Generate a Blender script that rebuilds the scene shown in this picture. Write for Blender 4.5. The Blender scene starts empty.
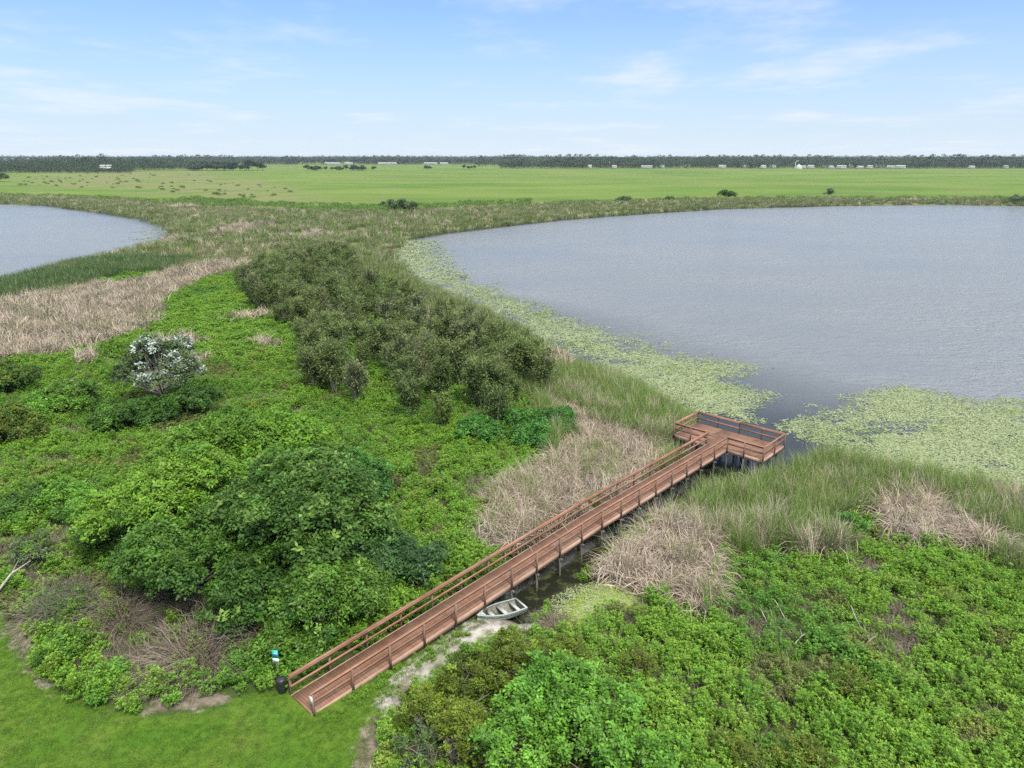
import bpy, math, random
import numpy as np
from mathutils import Vector, Matrix

SC = bpy.context.scene
COL = SC.collection
R = math.radians
rs = np.random.RandomState

# ------------------------------------------------------------------ camera model
F_PX, HOR, CAM_H = 715.0, 156.0, 25.0
PITCH = math.atan((384 - HOR) / F_PX)
CS, SN = math.cos(PITCH), math.sin(PITCH)


def G(x, y, z=0.8):
    """place of a photo point on the level plane z"""
    u = (x - 512) / F_PX
    v = (384 - y) / F_PX
    t = (CAM_H - z) / (SN - v * CS)
    return (u * t, (CS + v * SN) * t)


def GP(pts, z=0.8):
    return np.array([G(a, b, z) for a, b in pts])


cam_d = bpy.data.cameras.new('camera')
cam_d.sensor_width = 36
cam_d.lens = 36 * F_PX / 1024
cam_d.clip_start = 0.1
cam_d.clip_end = 60000
cam = bpy.data.objects.new('camera', cam_d)
cam.location = (0, 0, CAM_H)
cam.rotation_euler = (math.pi / 2 - PITCH, 0, 0)
COL.objects.link(cam)
SC.camera = cam

# ------------------------------------------------------------------ numeric helpers
_lat = rs(7).rand(256, 256)


def vnoise(x, y, s=1.0, seed=0):
    x = np.asarray(x, float) / s + seed * 17.31
    y = np.asarray(y, float) / s + seed * 9.77
    xi = np.floor(x).astype(int)
    yi = np.floor(y).astype(int)
    fx = x - xi
    fy = y - yi
    fx = fx * fx * (3 - 2 * fx)
    fy = fy * fy * (3 - 2 * fy)
    a = _lat[xi & 255, yi & 255]
    b = _lat[(xi + 1) & 255, yi & 255]
    c = _lat[xi & 255, (yi + 1) & 255]
    d = _lat[(xi + 1) & 255, (yi + 1) & 255]
    return (a * (1 - fx) + b * fx) * (1 - fy) + (c * (1 - fx) + d * fx) * fy


def fnoise(x, y, s, seed=0):
    return (vnoise(x, y, s, seed) * 4 + vnoise(x, y, s / 2.1, seed + 3) * 2 + vnoise(x, y, s / 4.3, seed + 5)) / 7


def inpoly(P, x, y):
    x = np.asarray(x)
    y = np.asarray(y)
    r = np.zeros(x.shape, bool)
    n = len(P)
    for i in range(n):
        x0, y0 = P[i]
        x1, y1 = P[(i + 1) % n]
        c = ((y0 > y) != (y1 > y))
        if y1 != y0:
            r ^= c & (x < (x1 - x0) * (y - y0) / (y1 - y0) + x0)
    return r


def sdist(P, x, y):
    """signed distance to a polygon, positive outside"""
    x = np.asarray(x, float)
    y = np.asarray(y, float)
    d = np.full(x.shape, 1e18)
    n = len(P)
    for i in range(n):
        ax, ay = P[i]
        bx, by = P[(i + 1) % n]
        ex, ey = bx - ax, by - ay
        t = np.clip(((x - ax) * ex + (y - ay) * ey) / (ex * ex + ey * ey + 1e-12), 0, 1)
        d = np.minimum(d, (x - ax - t * ex) ** 2 + (y - ay - t * ey) ** 2)
    d = np.sqrt(d)
    return np.where(inpoly(P, x, y), -d, d)


def sstep(a, b, x):
    t = np.clip((np.asarray(x, float) - a) / (b - a), 0, 1)
    return t * t * (3 - 2 * t)


def nrm(a):
    return a / (np.linalg.norm(a, axis=-1, keepdims=True) + 1e-9)


# ------------------------------------------------------------------ boardwalk frame (s along, t to the right)
BW_O = np.array([-9.657, 26.756])
BW_A = np.array([0.6810, 0.7323])
BW_T = np.array([0.7323, -0.6810])
BW_L = 39.43


def to_st(x, y):
    dx = np.asarray(x) - BW_O[0]
    dy = np.asarray(y) - BW_O[1]
    return dx * BW_A[0] + dy * BW_A[1], dx * BW_T[0] + dy * BW_T[1]


def st(s, t, z=None):
    p = BW_O + BW_A * s + BW_T * t
    return (p[0], p[1]) if z is None else (p[0], p[1], z)


def deck_z(s):
    return 1.05 + 0.70 * min(max(s / 22.0, 0), 1)


# ------------------------------------------------------------------ zones traced on the ground
LAKE_R = np.vstack([
    GP([(1500, 203), (1024, 206), (930, 204.5), (830, 206), (720, 209), (640, 214), (560, 220), (490, 228), (440, 234), (402, 241)], 0),
    GP([(388, 254), (393, 268), (432, 287), (470, 302), (510, 327), (545, 347), (590, 364), (620, 377), (648, 394), (661, 407), (664, 425)], 1.7),
    GP([(655, 452), (668, 462), (700, 470)], 0.3),
    GP([(745, 480), (770, 474), (790, 468), (812, 456), (835, 446), (870, 456), (905, 460), (945, 468), (985, 474), (1024, 492), (1150, 560), (1500, 640)], 1.6)])
LAKE_L = np.vstack([
    GP([(-500, 200), (-150, 202), (0, 204), (50, 206), (100, 213), (140, 219), (163, 226), (172, 231)], 0),
    GP([(165, 236), (140, 243), (105, 251), (60, 262), (30, 270), (0, 277), (-120, 305), (-500, 380)], 1.5)])
DITCH = np.array([st(12.6, 0.2), st(16, -0.5), st(24, -0.6), st(34, -0.6), st(41, -1.5), st(41, 4.2), st(38, 5.2), st(33, 2.9), st(27, 2.4), st(22, 2.3), st(17, 2.6), st(14, 3.0), st(12.4, 2.2)])
LAWN = GP([(-300, 560), (-60, 600), (8, 612), (14, 640), (34, 668), (62, 695), (100, 706), (150, 716), (215, 710), (245, 694), (283, 691), (300, 672), (322, 690), (352, 690), (384, 690), (378, 720), (362, 745), (355, 800), (340, 1400), (-900, 1400)], 1.0)
SAND = GP([(372, 712), (388, 684), (414, 660), (442, 640), (472, 620), (505, 612), (540, 612), (560, 622), (500, 636), (470, 646), (440, 668), (412, 694), (392, 716)], 0.8)
BARE = [GP([(4, 610), (24, 632), (45, 660), (70, 690), (52, 694), (28, 672), (8, 645)], 1), GP([(358, 735), (378, 712), (392, 716), (384, 745), (372, 790), (350, 790)], .9), GP([(140, 706), (165, 693), (225, 690), (228, 703), (190, 712), (150, 716)], 1)]
ALGAE = GP([(537, 606), (560, 588), (590, 575), (612, 586), (640, 604), (620, 622), (580, 634), (540, 632)], 0.3)
DRY = [
    GP([(-80, 320), (0, 303), (60, 292), (130, 285), (200, 266), (245, 262), (258, 268), (205, 280), (165, 300), (150, 330), (112, 342), (60, 357), (0, 360), (-80, 380)], 1.2),
    GP([(545, 398), (575, 415), (610, 428), (650, 436), (664, 448), (664, 466), (622, 492), (560, 527), (520, 552), (486, 552), (482, 520), (500, 492), (540, 466), (580, 440), (545, 402)], 0.9),
    GP([(712, 478), (690, 497), (645, 523), (604, 556), (592, 575), (600, 590), (650, 600), (700, 616), (728, 612), (714, 572), (697, 540), (712, 520), (690, 505), (700, 490)], 0.8),
    GP([(882, 494), (948, 490), (962, 515), (925, 545), (890, 532)], 1.0),
    GP([(950, 520), (1024, 545), (1120, 590), (1120, 610), (1024, 560), (940, 535)], 0.8),
]
WILLOW = GP([(232, 292), (300, 262), (350, 264), (378, 296), (420, 318), (480, 346), (530, 366), (550, 396), (525, 424), (470, 444), (410, 428), (345, 414), (285, 376), (296, 342), (250, 318)], 0.8)
THIN = GP([(105, 590), (160, 590), (215, 605), (262, 618), (256, 655), (228, 684), (150, 690), (118, 668)], .8)
THIN2 = GP([(-20, 470), (60, 462), (118, 480), (134, 560), (110, 600), (30, 600), (-20, 560)], .8)
STRIP = np.array([st(-.5, .9), st(12, .9), st(11.5, 1.5), st(8, 1.8), st(3, 2.2), st(-.5, 2.8)])
EMERALD = GP([(470, 400), (560, 400), (590, 425), (575, 452), (500, 460), (440, 440)], .8)


def hgt(x, y):
    x = np.asarray(x, float)
    y = np.asarray(y, float)
    dr = sdist(LAKE_R, x, y)
    dl = sdist(LAKE_L, x, y)
    d = np.minimum(dr, dl)
    dist = np.hypot(x, y)
    land = 0.15 + 0.75 * sstep(1, 14, d) + (fnoise(x, y, 9, 2) - .5) * 0.35 * sstep(2, 8, d)
    law = sdist(LAWN, x, y)
    land = land + (1.0 - land) * sstep(3, -0.5, law)
    h = np.where(d > 0, land, -0.15) + np.where(d > 0, -0.25 * sstep(1.5, 0, d), -1.2 * sstep(0, -5, d))
    dd = sdist(DITCH, x, y)
    h = np.where(d > -0.5, np.minimum(h, -0.45 + 1.45 * sstep(-1.0, 2.4, dd)), h)
    s, t = to_st(x, y)
    band = sstep(2.6, 1.2, np.abs(t)) * sstep(-1, 0, s) * sstep(42, 38, s)
    cap = np.interp(s, [-1, 0, 3, 8, 12, 16, 40], [1.0, 0.98, 0.95, 0.80, 0.55, 0.25, -.2])
    h = np.where(band > 0, h * (1 - band) + np.minimum(h, cap) * band, h)
    far = sstep(300, 700, dist)
    return h + far * 0.2


# ------------------------------------------------------------------ materials
def new_mat(name):
    m = bpy.data.materials.new(name)
    m.use_nodes = True
    nt = m.node_tree
    nt.nodes.clear()
    out = nt.nodes.new('ShaderNodeOutputMaterial')
    return m, nt, out


class NT:
    def __init__(self, nt):
        self.nt = nt

    def n(self, t, **kw):
        nd = self.nt.nodes.new(t)
        for k, v in kw.items():
            setattr(nd, k, v)
        return nd

    def put(self, sock, v):
        if isinstance(v, bpy.types.NodeSocket):
            self.nt.links.new(v, sock)
        elif isinstance(v, (tuple, list)):
            sock.default_value = (tuple(v) + (1,)) if len(v) == 3 and len(sock.default_value) == 4 else v
        else:
            sock.default_value = v

    def mix(self, f, a, b, mode='MIX'):
        m = self.n('ShaderNodeMixRGB', blend_type=mode)
        self.put(m.inputs[0], f)
        self.put(m.inputs[1], a)
        self.put(m.inputs[2], b)
        return m.outputs[0]

    def math(self, op, a, b=0.0, clamp=False):
        m = self.n('ShaderNodeMath', operation=op, use_clamp=clamp)
        self.put(m.inputs[0], a)
        self.put(m.inputs[1], b)
        return m.outputs[0]

    def ramp(self, f, lo, hi):
        m = self.n('ShaderNodeMapRange')
        m.interpolation_type = 'SMOOTHSTEP'
        self.put(m.inputs[0], f)
        m.inputs[1].default_value = lo
        m.inputs[2].default_value = hi
        return m.outputs[0]

    def pos(self):
        return self.n('ShaderNodeNewGeometry').outputs['Position']

    def noise(self, vec, scale, detail=3, rough=.55, scl=None):
        if scl is not None:
            mp = self.n('ShaderNodeVectorMath', operation='MULTIPLY')
            self.put(mp.inputs[0], vec)
            mp.inputs[1].default_value = scl
            vec = mp.outputs[0]
        t = self.n('ShaderNodeTexNoise')
        self.put(t.inputs['Vector'], vec)
        t.inputs['Scale'].default_value = scale
        t.inputs['Detail'].default_value = detail
        t.inputs['Roughness'].default_value = rough
        return t.outputs['Fac']

    def attr(self, name, out='Fac'):
        a = self.n('ShaderNodeAttribute', attribute_name=name)
        return a.outputs[out]

    def principled(self, color, rough=.7, spec=.3, metal=0.0, normal=None):
        b = self.n('ShaderNodeBsdfPrincipled')
        self.put(b.inputs['Base Color'], color)
        self.put(b.inputs['Roughness'], rough)
        b.inputs['Specular IOR Level'].default_value = spec
        b.inputs['Metallic'].default_value = metal
        if normal is not None:
            self.put(b.inputs['Normal'], normal)
        return b.outputs[0]

    def bump(self, h, strength=.4, dist=.05):
        b = self.n('ShaderNodeBump')
        self.put(b.inputs['Height'], h)
        b.inputs['Strength'].default_value = strength
        b.inputs['Distance'].default_value = dist
        return b.outputs[0]


def leaf_mat(name, c1, c2, c3=None, patch=0.12, transl=.3, rough=.5, spec=.35, p3=(.5, .7), c4=None, p4=(.6, .75)):
    """leaf colours differ from leaf to leaf, plant to plant and stand to stand"""
    m, nt, out = new_mat(name)
    T = NT(nt)
    rnd = T.n('ShaderNodeObjectInfo').outputs['Random']
    c = T.mix(rnd, c1, c2)
    if c3 is not None:
        c = T.mix(T.ramp(T.noise(T.pos(), patch, 3), *p3), c, c3)
    if c4 is not None:
        c = T.mix(T.ramp(T.noise(T.pos(), patch * 2.7, 2), *p4), c, c4)
    v = T.attr('leaf_tone')
    c = T.mix(1.0, c, T.n('ShaderNodeCombineColor').outputs[0], 'MULTIPLY') if False else c
    mul = T.n('ShaderNodeVectorMath', operation='SCALE')
    T.put(mul.inputs[0], c)
    T.put(mul.inputs['Scale'], v)
    c = mul.outputs[0]
    b = T.principled(c, rough, spec)
    if transl > 0:
        tr = T.n('ShaderNodeBsdfTranslucent')
        T.put(tr.inputs['Color'], T.mix(.5, c, (.25, .32, .04), 'MIX') if False else c)
        ms = T.n('ShaderNodeMixShader')
        ms.inputs[0].default_value = transl
        nt.links.new(b, ms.inputs[1])
        nt.links.new(tr.outputs[0], ms.inputs[2])
        b = ms.outputs[0]
    nt.links.new(b, out.inputs[0])
    return m


def simple_mat(name, c1, c2, scale=3.0, rough=.8, spec=.2, metal=0, bump=0.0, scl=None, lo=.35, hi=.65):
    m, nt, out = new_mat(name)
    T = NT(nt)
    tc = T.n('ShaderNodeTexCoord').outputs['Object']
    f = T.noise(tc, scale, 4, .6, scl)
    c = T.mix(T.ramp(f, lo, hi), c1, c2)
    nrml = T.bump(f, bump, .02) if bump else None
    nt.links.new(T.principled(c, rough, spec, metal, nrml), out.inputs[0])
    return m


M = {}
M['weed'] = leaf_mat('leafy_weed', (.145, .315, .028), (.205, .36, .036), (.10, .25, .03), .10, c4=(.235, .295, .055), p4=(.60, .75))
M['weed_olive'] = leaf_mat('olive_weed', (.15, .20, .04), (.18, .22, .06), (.14, .16, .06), .2)
M['reed'] = leaf_mat('green_reed', (.13, .245, .042), (.205, .29, .07), (.25, .285, .10), .05, transl=.3, p3=(.54, .72))
M['reed_dark'] = leaf_mat('dark_green_reed', (.06, .125, .03), (.09, .165, .042), (.14, .19, .065), .04, transl=.25)
M['reed_far'] = leaf_mat('far_reed', (.115, .18, .045), (.16, .21, .06), (.21, .22, .09), .02, transl=.25)
M['dead_reed'] = leaf_mat('dead_reed', (.455, .385, .30), (.31, .26, .20), (.40, .35, .29), .3, transl=.12, rough=.8, spec=.1)
M['pad'] = leaf_mat('lily_pad', (.22, .28, .112), (.285, .335, .165), (.185, .255, .078), .12, transl=.1, rough=.34, spec=.5, c4=(.25, .23, .10), p4=(.70, .8))
M['dark'] = leaf_mat('dark_leaf', (.05, .13, .018), (.07, .16, .022), (.085, .18, .026), .5)
M['fresh_tip'] = leaf_mat('fresh_leaf', (.17, .30, .055), (.20, .33, .065), None, transl=.35)
M['yellow_green'] = leaf_mat('yellow_green_leaf', (.13, .275, .022), (.175, .31, .028), (.09, .22, .024), .35)
M['mid'] = leaf_mat('mid_green_leaf', (.08, .195, .022), (.12, .24, .028), (.055, .15, .022), .5)
M['bright'] = leaf_mat('bright_green_leaf', (.125, .31, .03), (.16, .345, .04), (.09, .25, .028), .5)
M['olive'] = leaf_mat('olive_leaf', (.125, .18, .016), (.155, .20, .022), (.08, .13, .016), .6)
M['shoot'] = leaf_mat('yellow_shoot_leaf', (.16, .25, .02), (.19, .275, .025), (.11, .19, .02), .6)
M['blue_green'] = leaf_mat('blue_green_leaf', (.042, .115, .034), (.06, .14, .04), (.075, .16, .036), .5)
M['emerald'] = leaf_mat('emerald_leaf', (.065, .21, .03), (.085, .24, .035), (.05, .165, .03), .4)
M['grey_green'] = leaf_mat('grey_green_leaf', (.11, .15, .08), (.13, .17, .09), (.08, .12, .05), .6)
M['willow'] = leaf_mat('willow_leaf', (.135, .20, .055), (.178, .232, .075), (.105, .165, .045), .1, transl=.35)
M['willow_pale'] = leaf_mat('pale_willow_leaf', (.20, .24, .105), (.22, .255, .12), (.165, .215, .08), .2, transl=.35)
M['willow_fresh'] = leaf_mat('fresh_willow_leaf', (.14, .225, .042), (.17, .25, .05), (.12, .19, .045), .2, transl=.3)
M['white_flower'] = leaf_mat('white_blossom', (.46, .50, .45), (.34, .40, .35), None, transl=.15)
M['groundsel'] = leaf_mat('groundsel_leaf', (.09, .15, .05), (.11, .17, .06), None)
M['brown_vine'] = leaf_mat('dry_brown_leaf', (.17, .13, .085), (.15, .125, .08), (.12, .12, .05), .8, transl=.15, rough=.8)
M['far_leaf'] = leaf_mat('far_tree_leaf', (.022, .054, .018), (.034, .070, .022), (.05, .085, .026), .004, transl=.1)
M['field_shrub'] = leaf_mat('field_shrub_leaf', (.095, .185, .03), (.125, .225, .035), (.145, .235, .04), .03, transl=.25)
M['lawn_blade'] = leaf_mat('lawn_grass', (.068, .16, .013), (.098, .19, .018), (.13, .19, .032), .35, transl=.25)
M['bark'] = simple_mat('bark', (.16, .13, .10), (.30, .26, .21), 6, .9, .1)
M['pale_bark'] = simple_mat('pale_bark', (.42, .37, .30), (.30, .26, .21), 5, .9, .1)
M['dead_wood'] = simple_mat('bleached_wood', (.50, .46, .40), (.36, .32, .27), 6, .9, .1)
M['twig'] = leaf_mat('grey_brown_twig', (.21, .175, .14), (.27, .23, .19), None, transl=0, rough=.9, spec=.1)
M['bin'] = simple_mat('black_plastic', (.012, .012, .014), (.03, .03, .032), 9, .45, .5)
M['teal'] = simple_mat('teal_sign', (.03, .42, .42), (.05, .47, .46), 5, .4, .4)
M['white_paint'] = simple_mat('white_panel', (.78, .78, .76), (.70, .70, .68), 8, .5, .3)
M['steel'] = simple_mat('galvanised_steel', (.35, .36, .37), (.48, .49, .5), 20, .45, .5, .8)
M['boat'] = simple_mat('boat_paint', (.42, .48, .455), (.32, .375, .35), 4, .5, .3, 0, lo=.3, hi=.7)
M['boat_in'] = simple_mat('boat_floor', (.15, .145, .115), (.22, .22, .19), 6, .6, .3)
M['boat_seat'] = simple_mat('boat_bench', (.46, .48, .475), (.36, .38, .37), 5, .5, .3)
M['boat_dark'] = simple_mat('boat_rub_strip', (.10, .11, .11), (.17, .18, .17), 8, .6, .3)
M['house_wall'] = simple_mat('white_siding', (.52, .52, .50), (.42, .42, .40), .05, .7, .2)
M['house_roof'] = simple_mat('pale_roof', (.42, .43, .43), (.28, .28, .28), .05, .6, .3)
M['window_dark'] = simple_mat('window_glass', (.05, .06, .07), (.08, .09, .1), 1, .1, .5)


def wood_mat(name, c1, c2, weather, wz=None):
    m, nt, out = new_mat(name)
    T = NT(nt)
    tc = T.n('ShaderNodeTexCoord').outputs['Object']
    f = T.noise(tc, 1.0, 5, .6, (2.2, 2.2, 9))
    g = T.noise(tc, .8, 4, .65)
    c = T.mix(T.ramp(f, .3, .7), c1, c2)
    c = T.mix(T.math('MULTIPLY', T.ramp(g, .44, .72), .55), c, weather)
    v = T.attr('leaf_tone')
    mul = T.n('ShaderNodeVectorMath', operation='SCALE')
    T.put(mul.inputs[0], c)
    T.put(mul.inputs['Scale'], v)
    nt.links.new(T.principled(mul.outputs[0], .75, .2, 0, T.bump(f, .25, .01)), out.inputs[0])
    return m


M['deck'] = wood_mat('stained_deck', (.19, .10, .064), (.228, .128, .086), (.245, .17, .13))
M['rail'] = wood_mat('stained_rail', (.26, .125, .078), (.32, .168, .113), (.36, .25, .195))
M['fascia'] = wood_mat('stained_fascia', (.37, .225, .165), (.44, .295, .23), (.43, .34, .28))
M['post'] = wood_mat('stained_post', (.185, .112, .078), (.225, .145, .105), (.22, .17, .13))
M['pile'] = wood_mat('weathered_pile', (.07, .07, .055), (.13, .125, .10), (.06, .07, .05))
M['joist'] = wood_mat('grey_joist', (.10, .09, .075), (.14, .13, .11), (.09, .085, .065))


# ------------------------------------------------------------------ mesh builder
class MB:
    def __init__(self):
        self.V, self.F, self.C, self.MI = [], [], [], []
        self.nv = 0

    def add(self, V, F, tone=1.0, mi=0):
        V = np.asarray(V, np.float32).reshape(-1, 3)
        F = np.asarray(F, np.int32)
        self.V.append(V)
        self.F.append(F + self.nv)
        t = np.asarray(tone, np.float32)
        self.C.append(np.full(len(V), float(t), np.float32) if t.ndim == 0 else t)
        self.MI.append(np.full(len(F), mi, np.int32))
        self.nv += len(V)

    def box(self, c, size, ax=(1, 0, 0), ay=(0, 1, 0), az=(0, 0, 1), tone=1.0, mi=0, bev=0.0):
        c = np.array(c, float)
        ax, ay, az = (np.array(a, float) for a in (ax, ay, az))
        hx, hy, hz = (s / 2 for s in size)
        V = []
        for sz in (-1, 1):
            for sx, sy in ((-1, -1), (1, -1), (1, 1), (-1, 1)):
                V.append(c + ax * hx * sx + ay * hy * sy + az * hz * sz)
        F = [(3, 2, 1, 0), (4, 5, 6, 7), (0, 1, 5, 4), (1, 2, 6, 5), (2, 3, 7, 6), (3, 0, 4, 7)]
        self.add(V, F, tone, mi)

    def beam(self, p, q, w, h, up=(0, 0, 1), tone=1.0, mi=0):
        p = np.array(p, float)
        q = np.array(q, float)
        L = np.linalg.norm(q - p)
        a = (q - p) / L
        s = np.cross(np.array(up, float), a)
        s /= np.linalg.norm(s)
        u = np.cross(a, s)
        self.box((p + q) / 2, (L, w, h), a, s, u, tone, mi)

    def tube(self, pts, rad, n=6, tone=1.0, mi=0, cap=True):
        pts = np.asarray(pts, float)
        rad = np.asarray(rad, float) * np.ones(len(pts))
        k = len(pts)
        tan = nrm(np.gradient(pts, axis=0))
        ref = np.array([0, 0, 1.0]) if abs(tan[0][2]) < .9 else np.array([1.0, 0, 0])
        V = []
        s = nrm(np.cross(ref, tan[0]))
        for i in range(k):
            s = s - tan[i] * np.dot(s, tan[i])
            s = s / (np.linalg.norm(s) + 1e-9)
            u = np.cross(tan[i], s)
            for j in range(n):
                a = 2 * math.pi * j / n
                V.append(pts[i] + (s * math.cos(a) + u * math.sin(a)) * rad[i])
        F = []
        for i in range(k - 1):
            for j in range(n):
                F.append((i * n + j, i * n + (j + 1) % n, (i + 1) * n + (j + 1) % n, (i + 1) * n + j))
        self.add(V, F, tone, mi)
        if cap and n == 6:
            V2 = np.array(V[-6:])
            self.add(V2, [(0, 1, 2, 3), (3, 4, 5, 0)], tone, mi)

    def lathe(self, prof, n=20, c=(0, 0, 0), tone=1.0, mi=0):
        V = []
        for r, z in prof:
            for j in range(n):
                a = 2 * math.pi * j / n
                V.append((c[0] + r * math.cos(a), c[1] + r * math.sin(a), c[2] + z))
        F = []
        for i in range(len(prof) - 1):
            for j in range(n):
                F.append((i * n + j, i * n + (j + 1) % n, (i + 1) * n + (j + 1) % n, (i + 1) * n + j))
        self.add(V, F, tone, mi)

    def leaves(self, P, D, N, L, W, tone=1.0, mi=0, fold=.18):
        P = np.asarray(P, float)
        n = len(P)
        D = nrm(np.asarray(D, float))
        S = nrm(np.cross(D, N))
        U = np.cross(S, D)
        L = (np.ones(n) * L)[:, None]
        W = (np.ones(n) * W)[:, None]
        mid = P + D * L * .45 + U * W * fold
        V = np.stack([P, mid + S * W * .5, P + D * L - U * L * .12, mid - S * W * .5], 1).reshape(-1, 3)
        Fq = np.arange(n * 4).reshape(n, 4)
        t = np.repeat(np.ones(n) * tone, 4)
        self.add(V, Fq, t, mi)

    def blades(self, P, D, H, W, bend, tone, mi=0, seg=3):
        """grass blades: root, horizontal lean direction, height, width, lean amount"""
        n = len(P)
        D = nrm(np.c_[D[:, :2], np.zeros(n)])
        S = np.c_[-D[:, 1], D[:, 0], np.zeros(n)]
        rows = []
        for i in range(seg + 1):
            f = i / seg
            ang = bend * f
            off = (H * f)[:, None]
            c = P + D * (off * np.sin(ang * .8 + .02)[:, None]) + np.array([0, 0, 1.0]) * (off * np.cos(ang * .8)[:, None])
            w = (W * (1 - f * .85) * .5)[:, None]
            rows += [c - S * w, c + S * w]
        V = np.stack(rows, 1)
        m = V.shape[1]
        F = []
        for i in range(seg):
            F.append(np.stack([np.arange(n) * m + 2 * i, np.arange(n) * m + 2 * i + 1, np.arange(n) * m + 2 * i + 3, np.arange(n) * m + 2 * i + 2], 1))
        self.add(V.reshape(-1, 3), np.concatenate(F), np.repeat(tone * np.ones(n), m), mi)

    def mesh(self, name, mats, smooth=False):
        me = bpy.data.meshes.new(name)
        V = np.concatenate(self.V)
        F = np.concatenate(self.F)
        me.vertices.add(len(V))
        me.vertices.foreach_set('co', V.ravel())
        me.loops.add(F.size)
        me.loops.foreach_set('vertex_index', F.ravel())
        me.polygons.add(len(F))
        me.polygons.foreach_set('loop_start', np.arange(len(F), dtype=np.int32) * F.shape[1])
        me.polygons.foreach_set('material_index', np.concatenate(self.MI))
        if smooth:
            me.polygons.foreach_set('use_smooth', np.ones(len(F), bool))
        a = me.attributes.new('leaf_tone', 'FLOAT', 'POINT')
        a.data.foreach_set('value', np.concatenate(self.C))
        for m in (mats if isinstance(mats, (list, tuple)) else [mats]):
            me.materials.append(m)
        me.update(calc_edges=True)
        return me

    def build(self, name, mats, parent=None, smooth=False, link=True):
        o = bpy.data.objects.new(name, self.mesh(name, mats, smooth))
        if link:
            COL.objects.link(o)
        if parent is not None:
            o.parent = parent
        return o


def tag(o, label=None, cat=None, group=None, kind=None):
    if label:
        o['label'] = label
    if cat:
        o['category'] = cat
    if group:
        o['group'] = group
    if kind:
        o['kind'] = kind
    return o


def empty(name, loc, label, cat, group=None, rz=0.0):
    e = bpy.data.objects.new(name, None)
    e.empty_display_size = .3
    e.location = loc
    e.rotation_euler = (0, 0, rz)
    COL.objects.link(e)
    return tag(e, label, cat, group)


def copy_tree(root, loc, rz, scale, label=None, group=None):
    c = root.copy()
    COL.objects.link(c)
    c.location = loc
    c.rotation_euler = (0, 0, rz)
    c.scale = scale if isinstance(scale, tuple) else (scale,) * 3
    if label:
        c['label'] = label
    if group:
        c['group'] = group
    for ch in list(root.children):
        d = ch.copy()
        COL.objects.link(d)
        d.parent = c
        for g in list(ch.children):
            e = g.copy()
            COL.objects.link(e)
            e.parent = d
    return c


# ------------------------------------------------------------------ terrain
def axis(lo, hi, step, far, ratio=1.09):
    a = list(np.arange(lo, hi + 1e-6, step))
    s = step
    while a[-1] < far[1]:
        s *= ratio
        a.append(a[-1] + s)
    s = step
    while a[0] > far[0]:
        s *= ratio
        a.insert(0, a[0] - s)
    return np.array(a)


gx = axis(-48, 62, .55, (-9000, 9000))
gy = axis(16, 112, .55, (-400, 8400))
X, Y = np.meshgrid(gx, gy)
Z = hgt(X, Y)
nx, ny = len(gx), len(gy)
tb = MB()
ii = np.arange(nx * ny).reshape(ny, nx)
quads = np.stack([ii[:-1, :-1], ii[:-1, 1:], ii[1:, 1:], ii[1:, :-1]], -1).reshape(-1, 4)
tb.add(np.stack([X, Y, Z], -1).reshape(-1, 3), quads)


def maskp(P, soft=.7):
    return np.clip(.5 - sdist(P, X, Y) / (2 * soft), 0, 1)


DIST = np.hypot(X, Y)
dLR = sdist(LAKE_R, X, Y)
dLL = sdist(LAKE_L, X, Y)
a_lawn = maskp(LAWN, .5)
a_lawn = np.maximum(a_lawn, maskp(STRIP, .4) * .85)
a_sand = maskp(SAND, .7)
a_bare = np.maximum.reduce([maskp(b, .5) for b in BARE])
a_alg = maskp(ALGAE, .8)
a_wet = np.maximum(sstep(.35, -.05, Z), np.clip(.5 - sdist(DITCH, X, Y) / 2.0, 0, 1))
a_dry = np.maximum.reduce([maskp(p, 1.5) for p in DRY])
MEADOW = GP([(-600, 192), (-100, 193), (0, 195.5), (60, 197.5), (120, 200), (200, 205), (300, 210.5), (400, 211.5), (480, 207), (560, 204), (640, 201.5), (720, 199.5), (830, 198.5), (1024, 199.5), (1300, 200), (2600, 200), (4000, 160), (-3000, 160)], 1.2)
ROUGH = GP([(20, 176), (110, 173), (190, 171), (235, 176), (300, 190), (330, 202), (260, 203), (190, 196), (120, 189), (40, 188)], 1)
a_rough = maskp(ROUGH, 14)
a_field = maskp(MEADOW, 5)
# green marsh meadow between the two lakes stays reed coloured
gcols = {'lawn': a_lawn, 'sand': a_sand, 'bare': a_bare, 'algae': a_alg, 'wet': a_wet, 'dry': a_dry, 'field': a_field, 'rough': a_rough}

gm, nt, out = new_mat('ground')
T = NT(nt)
P = T.pos()
n1 = T.noise(P, 1.3, 5, .65)
n2 = T.noise(P, .23, 4, .6)
n3 = T.noise(P, 6.0, 3, .6)
nf = T.noise(P, .006, 5, .6, (1, 2.2, 1))
nf2 = T.noise(P, .03, 4, .65, (1, 1.8, 1))


def edge(name, amt=.9):
    a = T.attr(name)
    b = T.math('ADD', a, T.math('MULTIPLY', T.math('SUBTRACT', n1, .5), amt))
    return T.math('MULTIPLY', T.ramp(b, .35, .65), T.ramp(a, .0, .12))


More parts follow.
